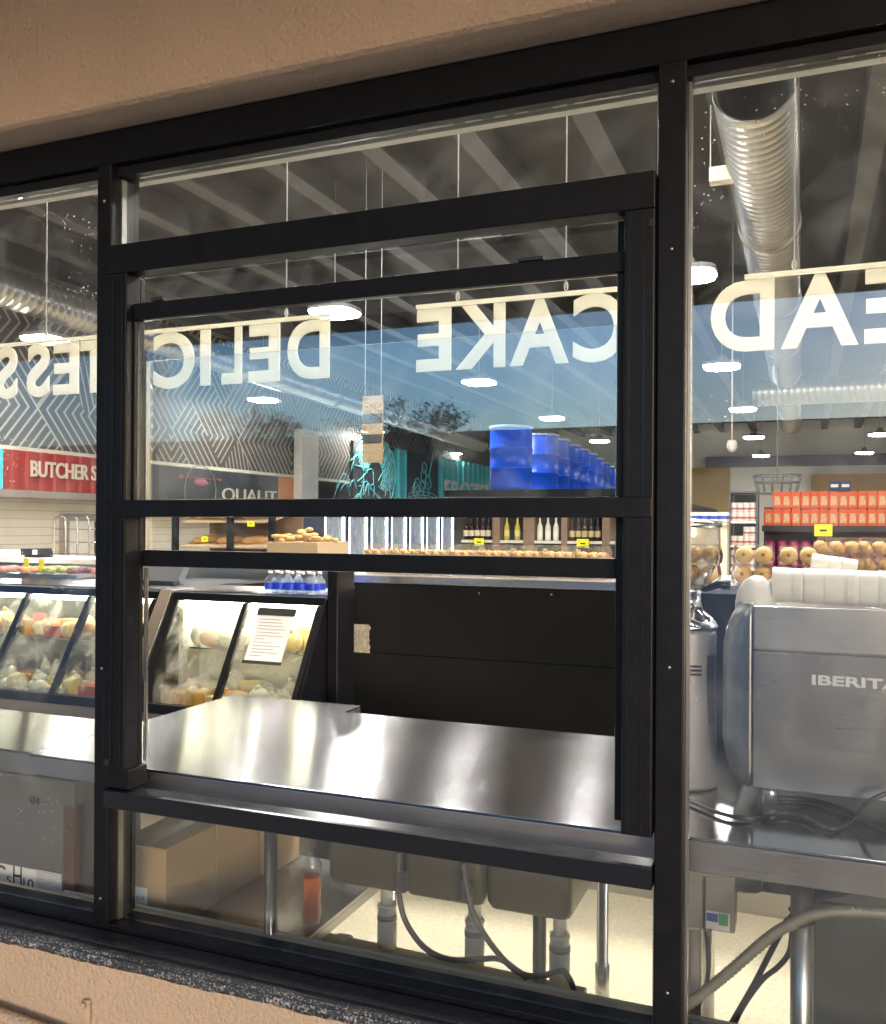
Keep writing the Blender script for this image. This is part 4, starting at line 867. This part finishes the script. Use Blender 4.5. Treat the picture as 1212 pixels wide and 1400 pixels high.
for si, z in enumerate(shz):
    for lv in (0, 1):
        for i in range(4):
            if si == 1 and lv == 1 and i < 2: continue
            x = a2.x + .045 + i * (b2.x - a2.x - .09) / 3
            if cp is None:
                m = MB(); m.lathe(0, 0, [(.030, 0), (.032, .004), (.032, .085), (.03, .09)], 14); m.cur = 1; m.lathe(0, 0, [(.0326, .02), (.0326, .04)], 14, False); o = cp = obj('tin', m, [TIN, TRED])
            else: o = cp.copy(); COL.objects.link(o)
            o.location = (x, Yc + .05, z + .001 + lv * .092); tag(o, '%s white tin from the left, %s layer, %s shelf' % (ORD[i], ('lower', 'upper')[lv], ('top', 'middle', 'bottom')[si]), 'tin', 'white tins on the narrow shelving')
tr = None
for i in range(5):
    p = atY(938 + i * 13, 708, 9.4)
    m = MB(); m.lathe(0, 0, [(.05, 0), (.055, .02), (.055, .09), (.05, .10)], 14); m.cur = 1; m.lathe(0, 0, [(.0556, .03), (.0556, .065)], 14, False)
    if tr is None: o = tr = obj('paper_roll', m, [WHITE, M('blue_band', (.03, .08, .4), .4)])
    else: o = tr.copy(); COL.objects.link(o)
    o.location = (p.x, 9.4, atY(960, 714, 9.4).z); tag(o, '%s white roll with a blue band from the left beyond the hopper' % ORD[i], 'paper roll', 'white rolls on the low shelf')
m = MB(); p0, p1 = atY(925, 714, 9.3), atY(997, 714, 9.3); m.box(p0.x, p1.x - .02, 9.3, 9.7, p0.z - .03, p0.z - .003); m.box(p0.x, p1.x - .02, 9.35, 9.7, .003, p0.z - .031); tag(obj('low_shelf_unit', m, CREAM), 'cream low shelf unit under the white rolls', 'shelving')
# hanging wire ring (basket lamp)
hr = thing('ring_pendant', 'round wire mesh pendant hanging over the far aisle', 'pendant', atY(1063, 650, 14))
c = atY(1063, 650, 14); m = MB()
for z, r_ in ((0, .33), (-.10, .31), (-.26, .27)): m.tube([(c.x + r_ * math.cos(6.283 * q / 28), 14 + r_ * math.sin(6.283 * q / 28), c.z + z) for q in range(28)], .012, 5, close=True)
for q in range(14): a_ = 6.283 * q / 14; m.tube([(c.x + .33 * math.cos(a_), 14 + .33 * math.sin(a_), c.z), (c.x + .27 * math.cos(a_), 14 + .27 * math.sin(a_), c.z - .26)], .008, 4)
obj('basket', m, M('grey_wire', (.25, .25, .25), .5, .4), hr)
m = MB(); m.tube([(c.x, 14, c.z - .1), (c.x, 14, 4.6)], .01, 5); m.tube([(c.x - .3, 14, c.z - .02), (c.x + .3, 14, c.z - .02)], .01, 5); obj('stem', m, M('grey_stem', (.3, .3, .3), .5), hr)
# security camera
sc_ = thing('security_camera', 'white dome security camera on a drop rod', 'security camera', atY(1001, 610, 10)); c = atY(1001, 606, 10)
m = MB(); m.lathe(c.x, 10, [(.04, .03), (.055, .0), (.05, -.05), (.03, -.08), (.008, -.095)], 18, z0=c.z); obj('dome', m, WHITE, sc_)
m = MB(); m.tube([(c.x, 10, c.z + .03), (c.x, 10, 4.9)], .008, 6); obj('rod', m, WHITE, sc_)
# yellow wall art and banner on the rear wall
m = MB(); a, b = atY(945, 640, 29.9), atY(998, 720, 29.9); m.box(a.x - 1, b.x, 29.93, 29.99, b.z, a.z); tag(obj('yellow_wall_panel', m, M('yellow_wall', (.45, .30, .10), .7, 0, 1.2, .3)), 'yellow panel on the far wall beside the tins', 'wall panel')
m = MB(); a = atY(930, 633, 29.8); m.box(-3, 7.9, 29.75, 29.99, a.z - .16, a.z + .16); tag(obj('wall_band', m, M('slate_band', (.20, .20, .24), .6)), 'slate blue band across the far wall', 'wall band')
m = MB(); a, b = atY(1110, 640, 29.7), atY(1300, 720, 29.7); m.box(a.x, b.x, 29.6, 29.74, b.z, a.z - .2); tag(obj('brown_wall_panel', m, M('tan_wall', (.36, .22, .10), .7, 0, 1, .3)), 'tan panel on the far wall above the packets', 'wall panel')
# =================================================================== COFFEE MACHINE
cm = thing('espresso_machine', 'large brushed steel coffee machine seen from behind', 'coffee machine', (.35, 2.6, .9))
mx0 = atY(1030, 950, 2.40).x; mx1 = .62; z0 = .952; z1 = atY(1030, 828, 2.40).z; zsp = atY(1040, 889, 2.40).z
MST = steelmat('machine_steel', (.38, .35, .32), .30, 'x')
m = MB(); m.box(mx0, mx1, 2.40, 2.415, z0, zsp - .002); obj('lower_back_panel', m, MST, cm, .003)
m = MB(); m.box(mx0, mx1, 2.40, 2.415, zsp + .001, z1); obj('upper_back_panel', m, steelmat('machine_steel_lit', (.54, .51, .48), .30, 'x'), cm, .003)  # lighter copy of the panel steel; brighter reflections put into its colour
m = MB(); m.box(mx0 + .005, mx1, 2.416, 2.85, z0 + .01, z1 - .03); obj('body', m, STEELD, cm)
m = MB(); xl_ = atY(986, 950, 2.46).x
pr = [(mx0 - .002, 0)] ; side = []
for q in range(13):
    f_ = q / 12; z = z0 + .0 + (z1 - z0 + .005) * f_; x = xl_ + (.035 * (max(0, .28 - f_) / .28) ** 2) + .045 * (max(0, f_ - .72) / .28) ** 2; side.append((x, z))
m.rings([[(x, 2.52, z), (x + .006, 2.44, z), (mx0 - .012, 2.405, z), (mx0 - .003, 2.405, z), (mx0 - .003, 2.84, z), (x, 2.84, z)] for x, z in side], True, True)
obj('side_panel', m, steelmat('grey_side', (.36, .36, .38), .38, 'z'), cm)
a = atY(1110, 938, 2.398); 
text('lettering', 'IBERITAL', (a.x, 2.3995, atY(1110, 933, 2.398).z - .005), X_, Z_, .225, .024, M('badge_chrome', (.72, .70, .67), .35, .3), cm, .004, .03)
m = MB()
for x, y in ((mx0 + .04, 2.46), (mx0 + .5, 2.46), (mx0 + .04, 2.8), (mx0 + .5, 2.8)): m.lathe(x, y, [(.02, 0), (.016, .051)], 16, z0=.901)
obj('foot', m, STEEL, cm)
m = MB(); m.box(mx0 - .03, mx1, 2.44, 2.83, z1 - .028, z1 - .02); obj('cup_rail', m, STEEL, cm)
# cups lying in a row on the machine
CUPM = M('white_cup', (.74, .72, .68), .45, 0, 5, .04); ci = 0
def cupstack(p0, p1, r0, n, label):
    global ci
    p0, p1 = Vector(p0), Vector(p1); m = MB(); pts = []; rr = []
    L_ = (p1 - p0)
    for i in range(n):
        jt = random.uniform(-.3, .3) if 0 < i < n else 0; q0 = r0 * random.uniform(.965, 1.02)
        for q, e in ((0, .97), (.03, .99), (.09, 1.0), (.5, .992), (.93, .985), (.985, .972)): pts.append(p0 + L_ * ((i + q + jt * (1 - q)) / n)); rr.append(q0 * e)
    m.tube(pts, rr, 32); o = obj('cup_stack', m, CUPM); tag(o, label, 'cup stack', 'white takeaway cups stacked on the coffee machine')
zc0 = z1 + .012
a = atY(1056, 805, 2.52); b = atY(1250, 812, 2.52)
cupstack((a.x, 2.52, zc0 + .035), (b.x, 2.52, zc0 + .03), .046, 8, 'long sleeve of white paper cups lying across the machine top')
a = atY(1108, 792, 2.66); b = atY(1170, 800, 2.66); cupstack((a.x, 2.64, zc0 + .075), (b.x, 2.64, zc0 + .06), .042, 3, 'short stack of white cups lying behind the long sleeve')
m = MB(); p = atY(1035, 828, 2.47); m.rings([[(p.x + dx * s_, 2.5 + dy * s_ * .7, zc0 - .03 + z) for dx, dy in ((-.045, -.05), (.03, -.055), (.045, 0), (.03, .06), (-.04, .05), (-.055, 0))] for s_, z in ((1.0, 0), (1.0, .02), (.9, .05), (.62, .075), (.25, .088))], True, True); o = obj('folded_cloth', m, CUPM); tag(o, 'white rounded cloth bundle at the left end of the machine top', 'cloth')
# =================================================================== GRINDER
gr = thing('coffee_grinder', 'silver coffee grinder with a clear bean hopper beside the pillar', 'coffee grinder', (-.3, 2.6, .9))
gc = atY(940, 1060, 2.56); gx = gc.x - .005; gy = 2.56
m = MB(); m.lathe(gx, gy, [(.082, 0), (.084, .01), (.080, .08), (.083, .13), (.078, .30), (.080, .41), (.078, .425)], 32, z0=.902); obj('body', m, M('grinder_silver', (.28, .28, .30), .45, .25, 3, .1), gr)
m = MB(); m.lathe(gx, gy, [(.084, .427), (.084, .434), (.070, .455), (.045, .475), (.038, .50), (.040, .52), (.052, .535)], 32, z0=.902); obj('collar', m, M('polished_metal', (.7, .7, .7), .10, 1), gr)
m = MB(); m.lathe(gx, gy, [(.035, .525), (.06, .56), (.085, .61), (.09, .66), (.088, .70)], 32, False, .902); obj('hopper', m, SMOKE, gr)
m = MB(); m.lathe(gx, gy, [(.092, .70), (.094, .706), (.092, .716), (.05, .722), (.01, .724)], 32, z0=.902); obj('hopper_lid', m, STEEL, gr)
m = MB()
for q in range(3): m.box(gx + .005, gx + .05, gy - .0845, gy - .070, 1.21 + q * .011, 1.214 + q * .011)
m.box(gx + .055, gx + .078, gy - .05, gy - .02, 1.08, 1.26); obj('vent', m, DARK, gr)
m = MB(); m.tube([(gx + .04, gy + .01, .902 + .53), (gx + .085, gy, .902 + .545), (gx + .115, gy, .902 + .545)], [.008, .013, .014], 10); obj('handle', m, DARK, gr)
# cables on right bench
def cable(name, label, pts, r, mat, cat='cable', grp=None):
    m = MB(); m.tube(smooth_path(pts), r, 8); return tag(obj(name, m, mat), label, cat, grp)
def onb(u, v): p = atZ(u, v, .907); return (p.x, p.y, .909)
cable('power_cable', 'thin black cable curving across the bench below the machine', [onb(925, 1088), onb(985, 1113), onb(1030, 1120), onb(1066, 1113), onb(1100, 1118), onb(1138, 1135), onb(1165, 1122), atY(1190, 1095, 2.34), atY(1225, 1080, 2.36)], .0055, CABLE)
cable('power_cable', 'thicker black cable lying under the machine edge', [onb(1064, 1092), onb(1110, 1096), onb(1150, 1108), onb(1230, 1140)], .007, CABLE)
m = MB(); p0, p1 = atZ(1135, 1100, .905), atZ(1215, 1122, .905)
# =================================================================== UNDER THE BENCHES
SK = M('sink_steel', (.15, .13, .085), .38, .6, 4, .15)
sxs = [(atY(447, 1200, 2.45).x, atY(548, 1200, 2.45).x), (atY(551, 1200, 2.45).x, atY(661, 1200, 2.45).x), (atY(664, 1200, 2.45).x, atY(781, 1200, 2.45).x)]
def rrect(x0, x1, y0, y1, z, r=.025):
    pts = []
    for cx, cy, a0 in ((x1 - r, y0 + r, -90), (x1 - r, y1 - r, 0), (x0 + r, y1 - r, 90), (x0 + r, y0 + r, 180)):
        for q in range(5): a = R(a0 + q * 22.5); pts.append((cx + r * math.cos(a), cy + r * math.sin(a), z))
    return pts
for i, (x0, x1) in enumerate(sxs):
    m = MB(); m.rings([rrect(x0, x1, 2.45, 2.84, .89), rrect(x0, x1, 2.45, 2.84, .53), rrect(x0 + .008, x1 - .008, 2.458, 2.83, .513), rrect(x0 + .03, x1 - .03, 2.48, 2.81, .508)])
    t = thing('sink_bowl', '%s steel sink bowl from the left hanging under the bench' % ORD[i], 'sink', ((x0 + x1) / 2, 2.6, .51), 'sink bowls under the bench')
    obj('bowl', m, SK, t)
    dx = [0.0, 0.04, 0.05][i] + (x0 + x1) / 2; 
    m = MB(); m.tube([(dx, 2.62, .507), (dx, 2.62, .40)], .020, 16); m.tube([(dx, 2.62, .40), (dx, 2.62, .392), (dx, 2.62, .391), (dx, 2.62, .345), (dx, 2.62, .344), (dx, 2.62, .262)], [.030, .031, .028, .028, .031, .030], 16); obj('drain_pipe', m, PVC, t)
    m = MB(); m.tube([(dx, 2.62, .368), (dx, 2.62, .352)], .0318, 14); obj('print_ring', m, M('grey_ring_print', (.3, .3, .28), .5), t)
dpx = [(-1.24), (-.94)]
m = MB(); m.tube([(-1.75, 2.64, .235), (-.6, 2.64, .215)], .028, 16); m.tube([(-1.42, 2.64, .23), (-1.38, 2.64, .23)], .034, 16); m.tube([(-1.02, 2.64, .224), (-.96, 2.64, .224)], .034, 16)
tag(obj('waste_pipe', m, PVC), 'pale plastic waste pipe running low beneath the sinks', 'pipe')
def h(u, v, y=2.4): return atY(u, v, y)
cable('grey_hose', 'grey hose looping down from between the first two sink bowls', [h(546, 1165), h(545, 1195), h(547, 1230), h(556, 1262), h(580, 1295), h(612, 1311), h(650, 1312), h(682, 1311), h(705, 1325), h(722, 1338)], .0085, RUB, 'hose', 'hoses under the bench')
cable('grey_hose', 'grey hose dropping from the second bowl and curving right', [h(634, 1180, 2.38), h(637, 1205, 2.38), h(646, 1245, 2.38), h(664, 1280, 2.38), h(692, 1315, 2.38), h(718, 1333, 2.38), h(745, 1333, 2.38), h(768, 1327, 2.38), h(779, 1338, 2.38), h(785, 1354, 2.38)], .0085, RUB, 'hose', 'hoses under the bench')
for i, (u, v) in enumerate(((548, 1210), (637, 1222))):
    p = h(u, v, 2.39); m = MB(); m.box(p.x - .012, p.x + .016, 2.385, 2.41, p.z - .02, p.z + .035); tag(obj('hose_clip', m, ALU), 'small metal clip on the %s grey hose' % ('left', 'right')[i], 'clip')
# boxes on undershelf
def carton(x0, x1, y0, y1, z0, z1, label, lab=True):
    t = thing('cardboard_box', label, 'cardboard box', ((x0 + x1) / 2, y0, z0), 'cardboard boxes on the undershelf')
    m = MB(); m.box(x0, x1, y0, y1, z0, z1); obj('carton', m, CARD, t, .003)
    m = MB(); m.box(x0 + .002, (x0 + x1) / 2 - .001, y0 + .002, y1 - .002, z1 + .0005, z1 + .003); m.box((x0 + x1) / 2 + .001, x1 - .002, y0 + .002, y1 - .002, z1 + .0005, z1 + .003); obj('flaps', m, CARDL, t)
    m = MB(); m.box((x0 + x1) / 2 - .025, (x0 + x1) / 2 + .025, y0 + .001, y1 - .001, z1 + .0035, z1 + .004); obj('tape', m, M('brown_tape', (.20, .13, .07), .3), t)
    return t
b1 = atZ(218, 1286, .352); 
t = carton(b1.x - .20, b1.x, 2.245, 2.50, .352, .612, 'front cardboard box with a small white label beside the pillar')
m = MB(); p = atY(194, 1229, 2.244); m.box(p.x - .04, p.x + .022, 2.2425, 2.2435, p.z - .03, p.z + .035); obj('label_sheet', m, PAPER, t)
text('print', '217', (p.x - .02, 2.2423, p.z - .006), X_, Z_, .032, .014, INK, t, .0004)
carton(b1.x - .22, b1.x - .004, 2.51, 2.76, .352, .608, 'second cardboard box behind the front one')
carton(b1.x - .20, b1.x + .03, 2.77, 2.98, .352, .60, 'rearmost cardboard box beside the steel leg')
# orange bottle
ob = thing('orange_bottle', 'clear bottle half full of orange drink on the undershelf', 'bottle', atZ(427, 1262, .352)); c = ob.location
m = MB(); m.lathe(c.x, c.y, [(.026, 0), (.030, .006), (.030, .05), (.026, .075), (.029, .10), (.030, .135), (.026, .15), (.030, .165), (.028, .19), (.015, .212), (.014, .23)], 20, z0=.352); obj('glass', m, CLEAR, ob)
def liquid():
    m, nt, p = newmat('orange_drink'); p.inputs['Base Color'].default_value = (.95, .22, .02, 1); p.inputs['Roughness'].default_value = .08; p.inputs['Transmission Weight'].default_value = .6; return m
m = MB(); m.lathe(c.x, c.y, [(.024, .004), (.028, .008), (.028, .05), (.024, .075), (.027, .10), (.028, .135), (.025, .149)], 20, z0=.352); obj('drink', m, liquid(), ob)
# left: steel storage box with label
cb2 = thing('steel_container', 'dull steel box with an overhanging lid and a chemical label', 'metal box', (-2.6, 2.2, .35))
Yb = 2.19; xr_ = atY(86, 1150, Yb).x; lr = atY(101, 1090, Yb - .015).x; zt_l = atY(60, 1066, Yb).z; zl = atY(60, 1095, Yb).z; zbx = .352
m = MB(); m.box(-3.3, xr_, Yb, 2.55, zbx, zl - .001); obj('box_body', m, M('grey_steel_paint', (.20, .19, .19), .4, .5, 3, .1), cb2, .004)
m = MB(); m.box(-3.3, lr, Yb - .012, 2.56, zl, zt_l + .01); obj('lid', m, M('lid_steel', (.22, .21, .19), .35, .6, 3, .1), cb2, .004)
p = atY(47, 1094, Yb - .014); m = MB(); m.box(p.x - .018, p.x + .018, Yb - .017, Yb - .0135, p.z - .012, p.z + .012)
obj('latch', m, M('latch_dark', (.10, .09, .09), .4, .7), cb2)
m = MB()
for sx in (-1, 1):
    for sz in (-1, 1): m.blob((p.x + sx * .014, Yb - .018, p.z + sz * .009), (.0025, .002, .0025), 8, 4, 0)
obj('rivet', m, ALU, cb2)
zl0, zl1 = atY(60, 1222, Yb).z, atY(60, 1191, Yb).z
m = MB(); m.box(-3.3, xr_ - .002, Yb - .002, Yb - .0006, zl0 - .03, zl1); obj('label_strip', m, PAPER, cb2)
for s_, u0, u1, v0, v1 in (('C', -8, 8, 1209, 1184), ('5', 9, 15, 1208, 1199), ('H', 18, 30, 1209, 1186), ('10', 32, 46, 1213, 1203)):
    a, b = atY(u0, v0, Yb - .003), atY(u1, v1, Yb - .003); text('lettering', s_, (a.x, Yb - .0022, a.z), X_, Z_, b.x - a.x, b.z - a.z, INK, cb2, .0006)
a, b = atY(50, 1213, Yb - .003), atY(84, 1195, Yb - .003); m = MB(); m.box(a.x, b.x, Yb - .0035, Yb - .0022, a.z, b.z); obj('small_print', m, M('faded_print', (.5, .5, .55), .8, 0, 200, .5), cb2)
a = atY(88, 1150, 2.3); b = atY(124, 1150, 2.3); m = MB(); m.box(a.x, b.x + .03, 2.2, 2.22, .352, .80); tag(obj('brown_board', m, M('brown_board', (.10, .05, .035), .3)), 'dark brown board standing between the steel box and the pillar', 'board')
# right: junction box, pipes, conduit, fridge
sx0, sx1 = atY(905, 1200, 2.4).x, atY(1042, 1200, 2.4).x
m = MB(); m.rings([rrect(sx0, sx1, 2.4, 2.75, .80), rrect(sx0, sx1, 2.4, 2.75, .69), rrect(sx0 + .01, sx1 - .01, 2.41, 2.74, .678)]); tag(obj('under_tray', m, STEELD), 'shallow steel tray under the bench beneath the grinder', 'tray')
jb = thing('switch_box', 'grey wall mounted switch box with green and blue sticker', 'switch box', (-.2, 2.35, .6))
a, b = atY(925, 1220, 2.35), atY(1005, 1278, 2.35); xm = atY(962, 1250, 2.35).x
m = MB(); m.box(a.x, b.x, 2.35, 2.43, b.z, a.z + .06); obj('box_shell', m, M('box_grey', (.30, .28, .24), .35, .3, 5, .1), jb, .006)
m = MB(); m.box(xm, xm + .006, 2.345, 2.3495, b.z + .005, a.z + .05); obj('seam', m, DARK, jb)
m = MB(); m.box(xm + .006, b.x - .012, 2.346, 2.349, b.z + .006, b.z + .05); obj('sticker', m, PAPER, jb)
m = MB(); m.box(xm + .008, xm + .035, 2.344, 2.3455, b.z + .026, b.z + .046); m.cur = 1; m.box(xm + .037, b.x - .016, 2.344, 2.3455, b.z + .02, b.z + .048); m.cur = 2; m.lathe(xm + .05, 2.3, [(.001, 0)], 3, False); obj('sticker_mark', m, [M('blue_mark', (.02, .04, .3), .5), M('green_mark', (.05, .3, .1), .5), INK], jb)
text('numeral', '2', (a.x + .005, 2.3495, b.z + .012), X_, Z_, .009, .013, INK, jb, .0006)
p = atY(950, 1300, 2.39); m = MB(); m.tube([(p.x, 2.39, b.z - .002), (p.x, 2.39, b.z - .015), (p.x, 2.39, b.z - .016), (p.x, 2.39, .25)], [.021, .021, .017, .017], 14); tag(obj('drop_pipe', m, M('grey_pvc', (.42, .38, .36), .4)), 'pale grey pipe dropping from the switch box to the floor', 'pipe')
cable('black_cable', 'black cable dropping straight down beside the grey pipe', [atY(967, 1276, 2.36), atY(969, 1320, 2.36), atY(965, 1350, 2.36), atY(953, 1378, 2.36)], .006, CABLE)
cable('black_cable', 'black cable hanging diagonally left of the steel leg', [atY(1078, 1256, 2.3), atY(1060, 1290, 2.3), atY(1030, 1348, 2.3), atY(1000, 1400, 2.3), atY(985, 1430, 2.3)], .007, CABLE)
cable('black_cable', 'black cable bowing out beside the steel leg', [atY(1084, 1262, 2.27), atY(1080, 1300, 2.27), atY(1064, 1322, 2.27), atY(1042, 1340, 2.27), atY(1015, 1378, 2.27), atY(995, 1420, 2.27)], .0065, CABLE)
cable('black_cable', 'upper black cable passing right behind the steel leg', [atY(1080, 1245, 2.28), atY(1115, 1225, 2.28), atY(1140, 1210, 2.28), atY(1160, 1205, 2.28)], .007, CABLE)
cable('black_cable', 'lower black cable passing right behind the steel leg', [atY(1080, 1255, 2.29), atY(1120, 1228, 2.29), atY(1160, 1220, 2.29), atY(1185, 1208, 2.29)], .007, CABLE)
def conduit():
    cpts = smooth_path([atY(u, v, 2.165) for u, v in ((905, 1398), (940, 1374), (990, 1335), (1050, 1283), (1084, 1262), (1110, 1251), (1150, 1246), (1212, 1248), (1260, 1250))], 24)
    m = MB(); m.tube(cpts, [.0138 if i % 2 else .0112 for i in range(len(cpts))], 10); tag(obj('ribbed_conduit', m, M('braided_conduit', (.36, .32, .24), .4, .5, 60, .2)), 'pale ribbed hose slung diagonally across the right leg', 'hose')
conduit()
p = atY(1084, 1258, 2.2); m = MB(); m.tube([(lx + .026 * math.cos(6.283 * q / 16), 2.2 + .026 * math.sin(6.283 * q / 16), p.z + .004 * math.sin(q)) for q in range(16)], .003, 6, close=True); tag(obj('cable_tie', m, CABLE), 'dark tie wrapped round the right steel leg', 'cable tie')
uf = thing('underbench_fridge', 'dark green grey fridge under the right bench', 'fridge', (.4, 2.3, 0))
a = atY(1112, 1300, 2.32); zt = atY(1150, 1240, 2.32).z
m = MB(); m.box(a.x, 1.0, 2.32, 2.85, .04, zt); obj('cabinet', m, M('fridge_dark', (.045, .048, .044), .4, 0, 3, .1), uf, .006)
m = MB(); m.box(a.x, 1.0, 2.33, 2.85, zt + .004, zt + .09); obj('grille', m, M('fridge_top', (.09, .085, .075), .35, .4), uf, .003)
# =================================================================== OUTSIDE, BEHIND THE PHOTOGRAPHER (seen in the glass)
aw = thing('street_awning', 'deep flat canopy projecting from the shop over the pavement', 'awning', (-1, 0, 3.3))
m = MB(); m.box(-14, 12, -3.0, 1.87, 3.42, 3.56); obj('soffit', m, M('awning_soffit', (.55, .48, .40), .8), aw)
m = MB(); m.box(-14, 12, -3.06, -3.002, 3.30, 3.62); obj('fascia', m, M('awning_fascia', (.06, .055, .05), .6), aw)
def tree(x, y, hgt, seed, label):
    random.seed(seed); t = thing('street_tree', label, 'tree', (x, y, 0), 'bare branched trees across the street')
    m = MB(); tips = []
    def br(p, d, L_, r, lv):
        q = p + d * L_; mid = (p + q) / 2 + Vector((random.uniform(-1, 1), random.uniform(-1, 1), 0)) * L_ * .05
        m.tube([p, mid, q], [r, r * .85, r * .65], 6 if lv < 3 else 4)
        if lv >= 6: tips.append((q, d)); return
        for k in range(random.choice((2, 3, 3))):
            nd = (d + Vector((random.uniform(-1, 1), random.uniform(-1, 1), random.uniform(-.2, .6))) * .75).normalized(); br(q, nd, L_ * random.uniform(.62, .85), r * .62, lv + 1)
    br(Vector((x, y, 0)), Vector((0, 0, 1)), hgt * .26, hgt * .022, 0)
    obj('trunk', m, M('bark', (.05, .04, .03), .9), t)
    m = MB()
    for q, d in tips:
        for k in range(3):
            c = q + Vector((random.gauss(0, 1), random.gauss(0, 1), random.gauss(0, .8))) * hgt * .014; e1 = Vector((random.gauss(0, 1), random.gauss(0, 1), random.gauss(0, 1))).normalized() * .07; e2 = Vector((random.gauss(0, 1), random.gauss(0, 1), random.gauss(0, 1))).normalized() * .03
            m.add([c - e1, c + e2, c + e1, c - e2], [(0, 1, 2, 3)], False)
    obj('crown', m, M('leaf', (.05, .06, .03), .8), t)
for i, (x, y, hh) in enumerate(((-17.5, -24, 6.2), (-14.6, -25, 6.8), (-12.2, -23.5, 6.4), (-20.5, -26, 7.0), (-9.0, -26, 5.6))): tree(x, y, hh, 3 + i, 'twiggy tree across the street, %s one' % ORD[i])
random.seed(21)
m = MB(); m.box(-60, 4, -38, -30, 0, 5.1); m.box(-60, 4.2, -38.2, -29.8, 5.1, 5.4); tag(obj('far_building', m, M('far_render', (.06, .055, .05), .8)), 'low dark building on the far side of the street', 'building')
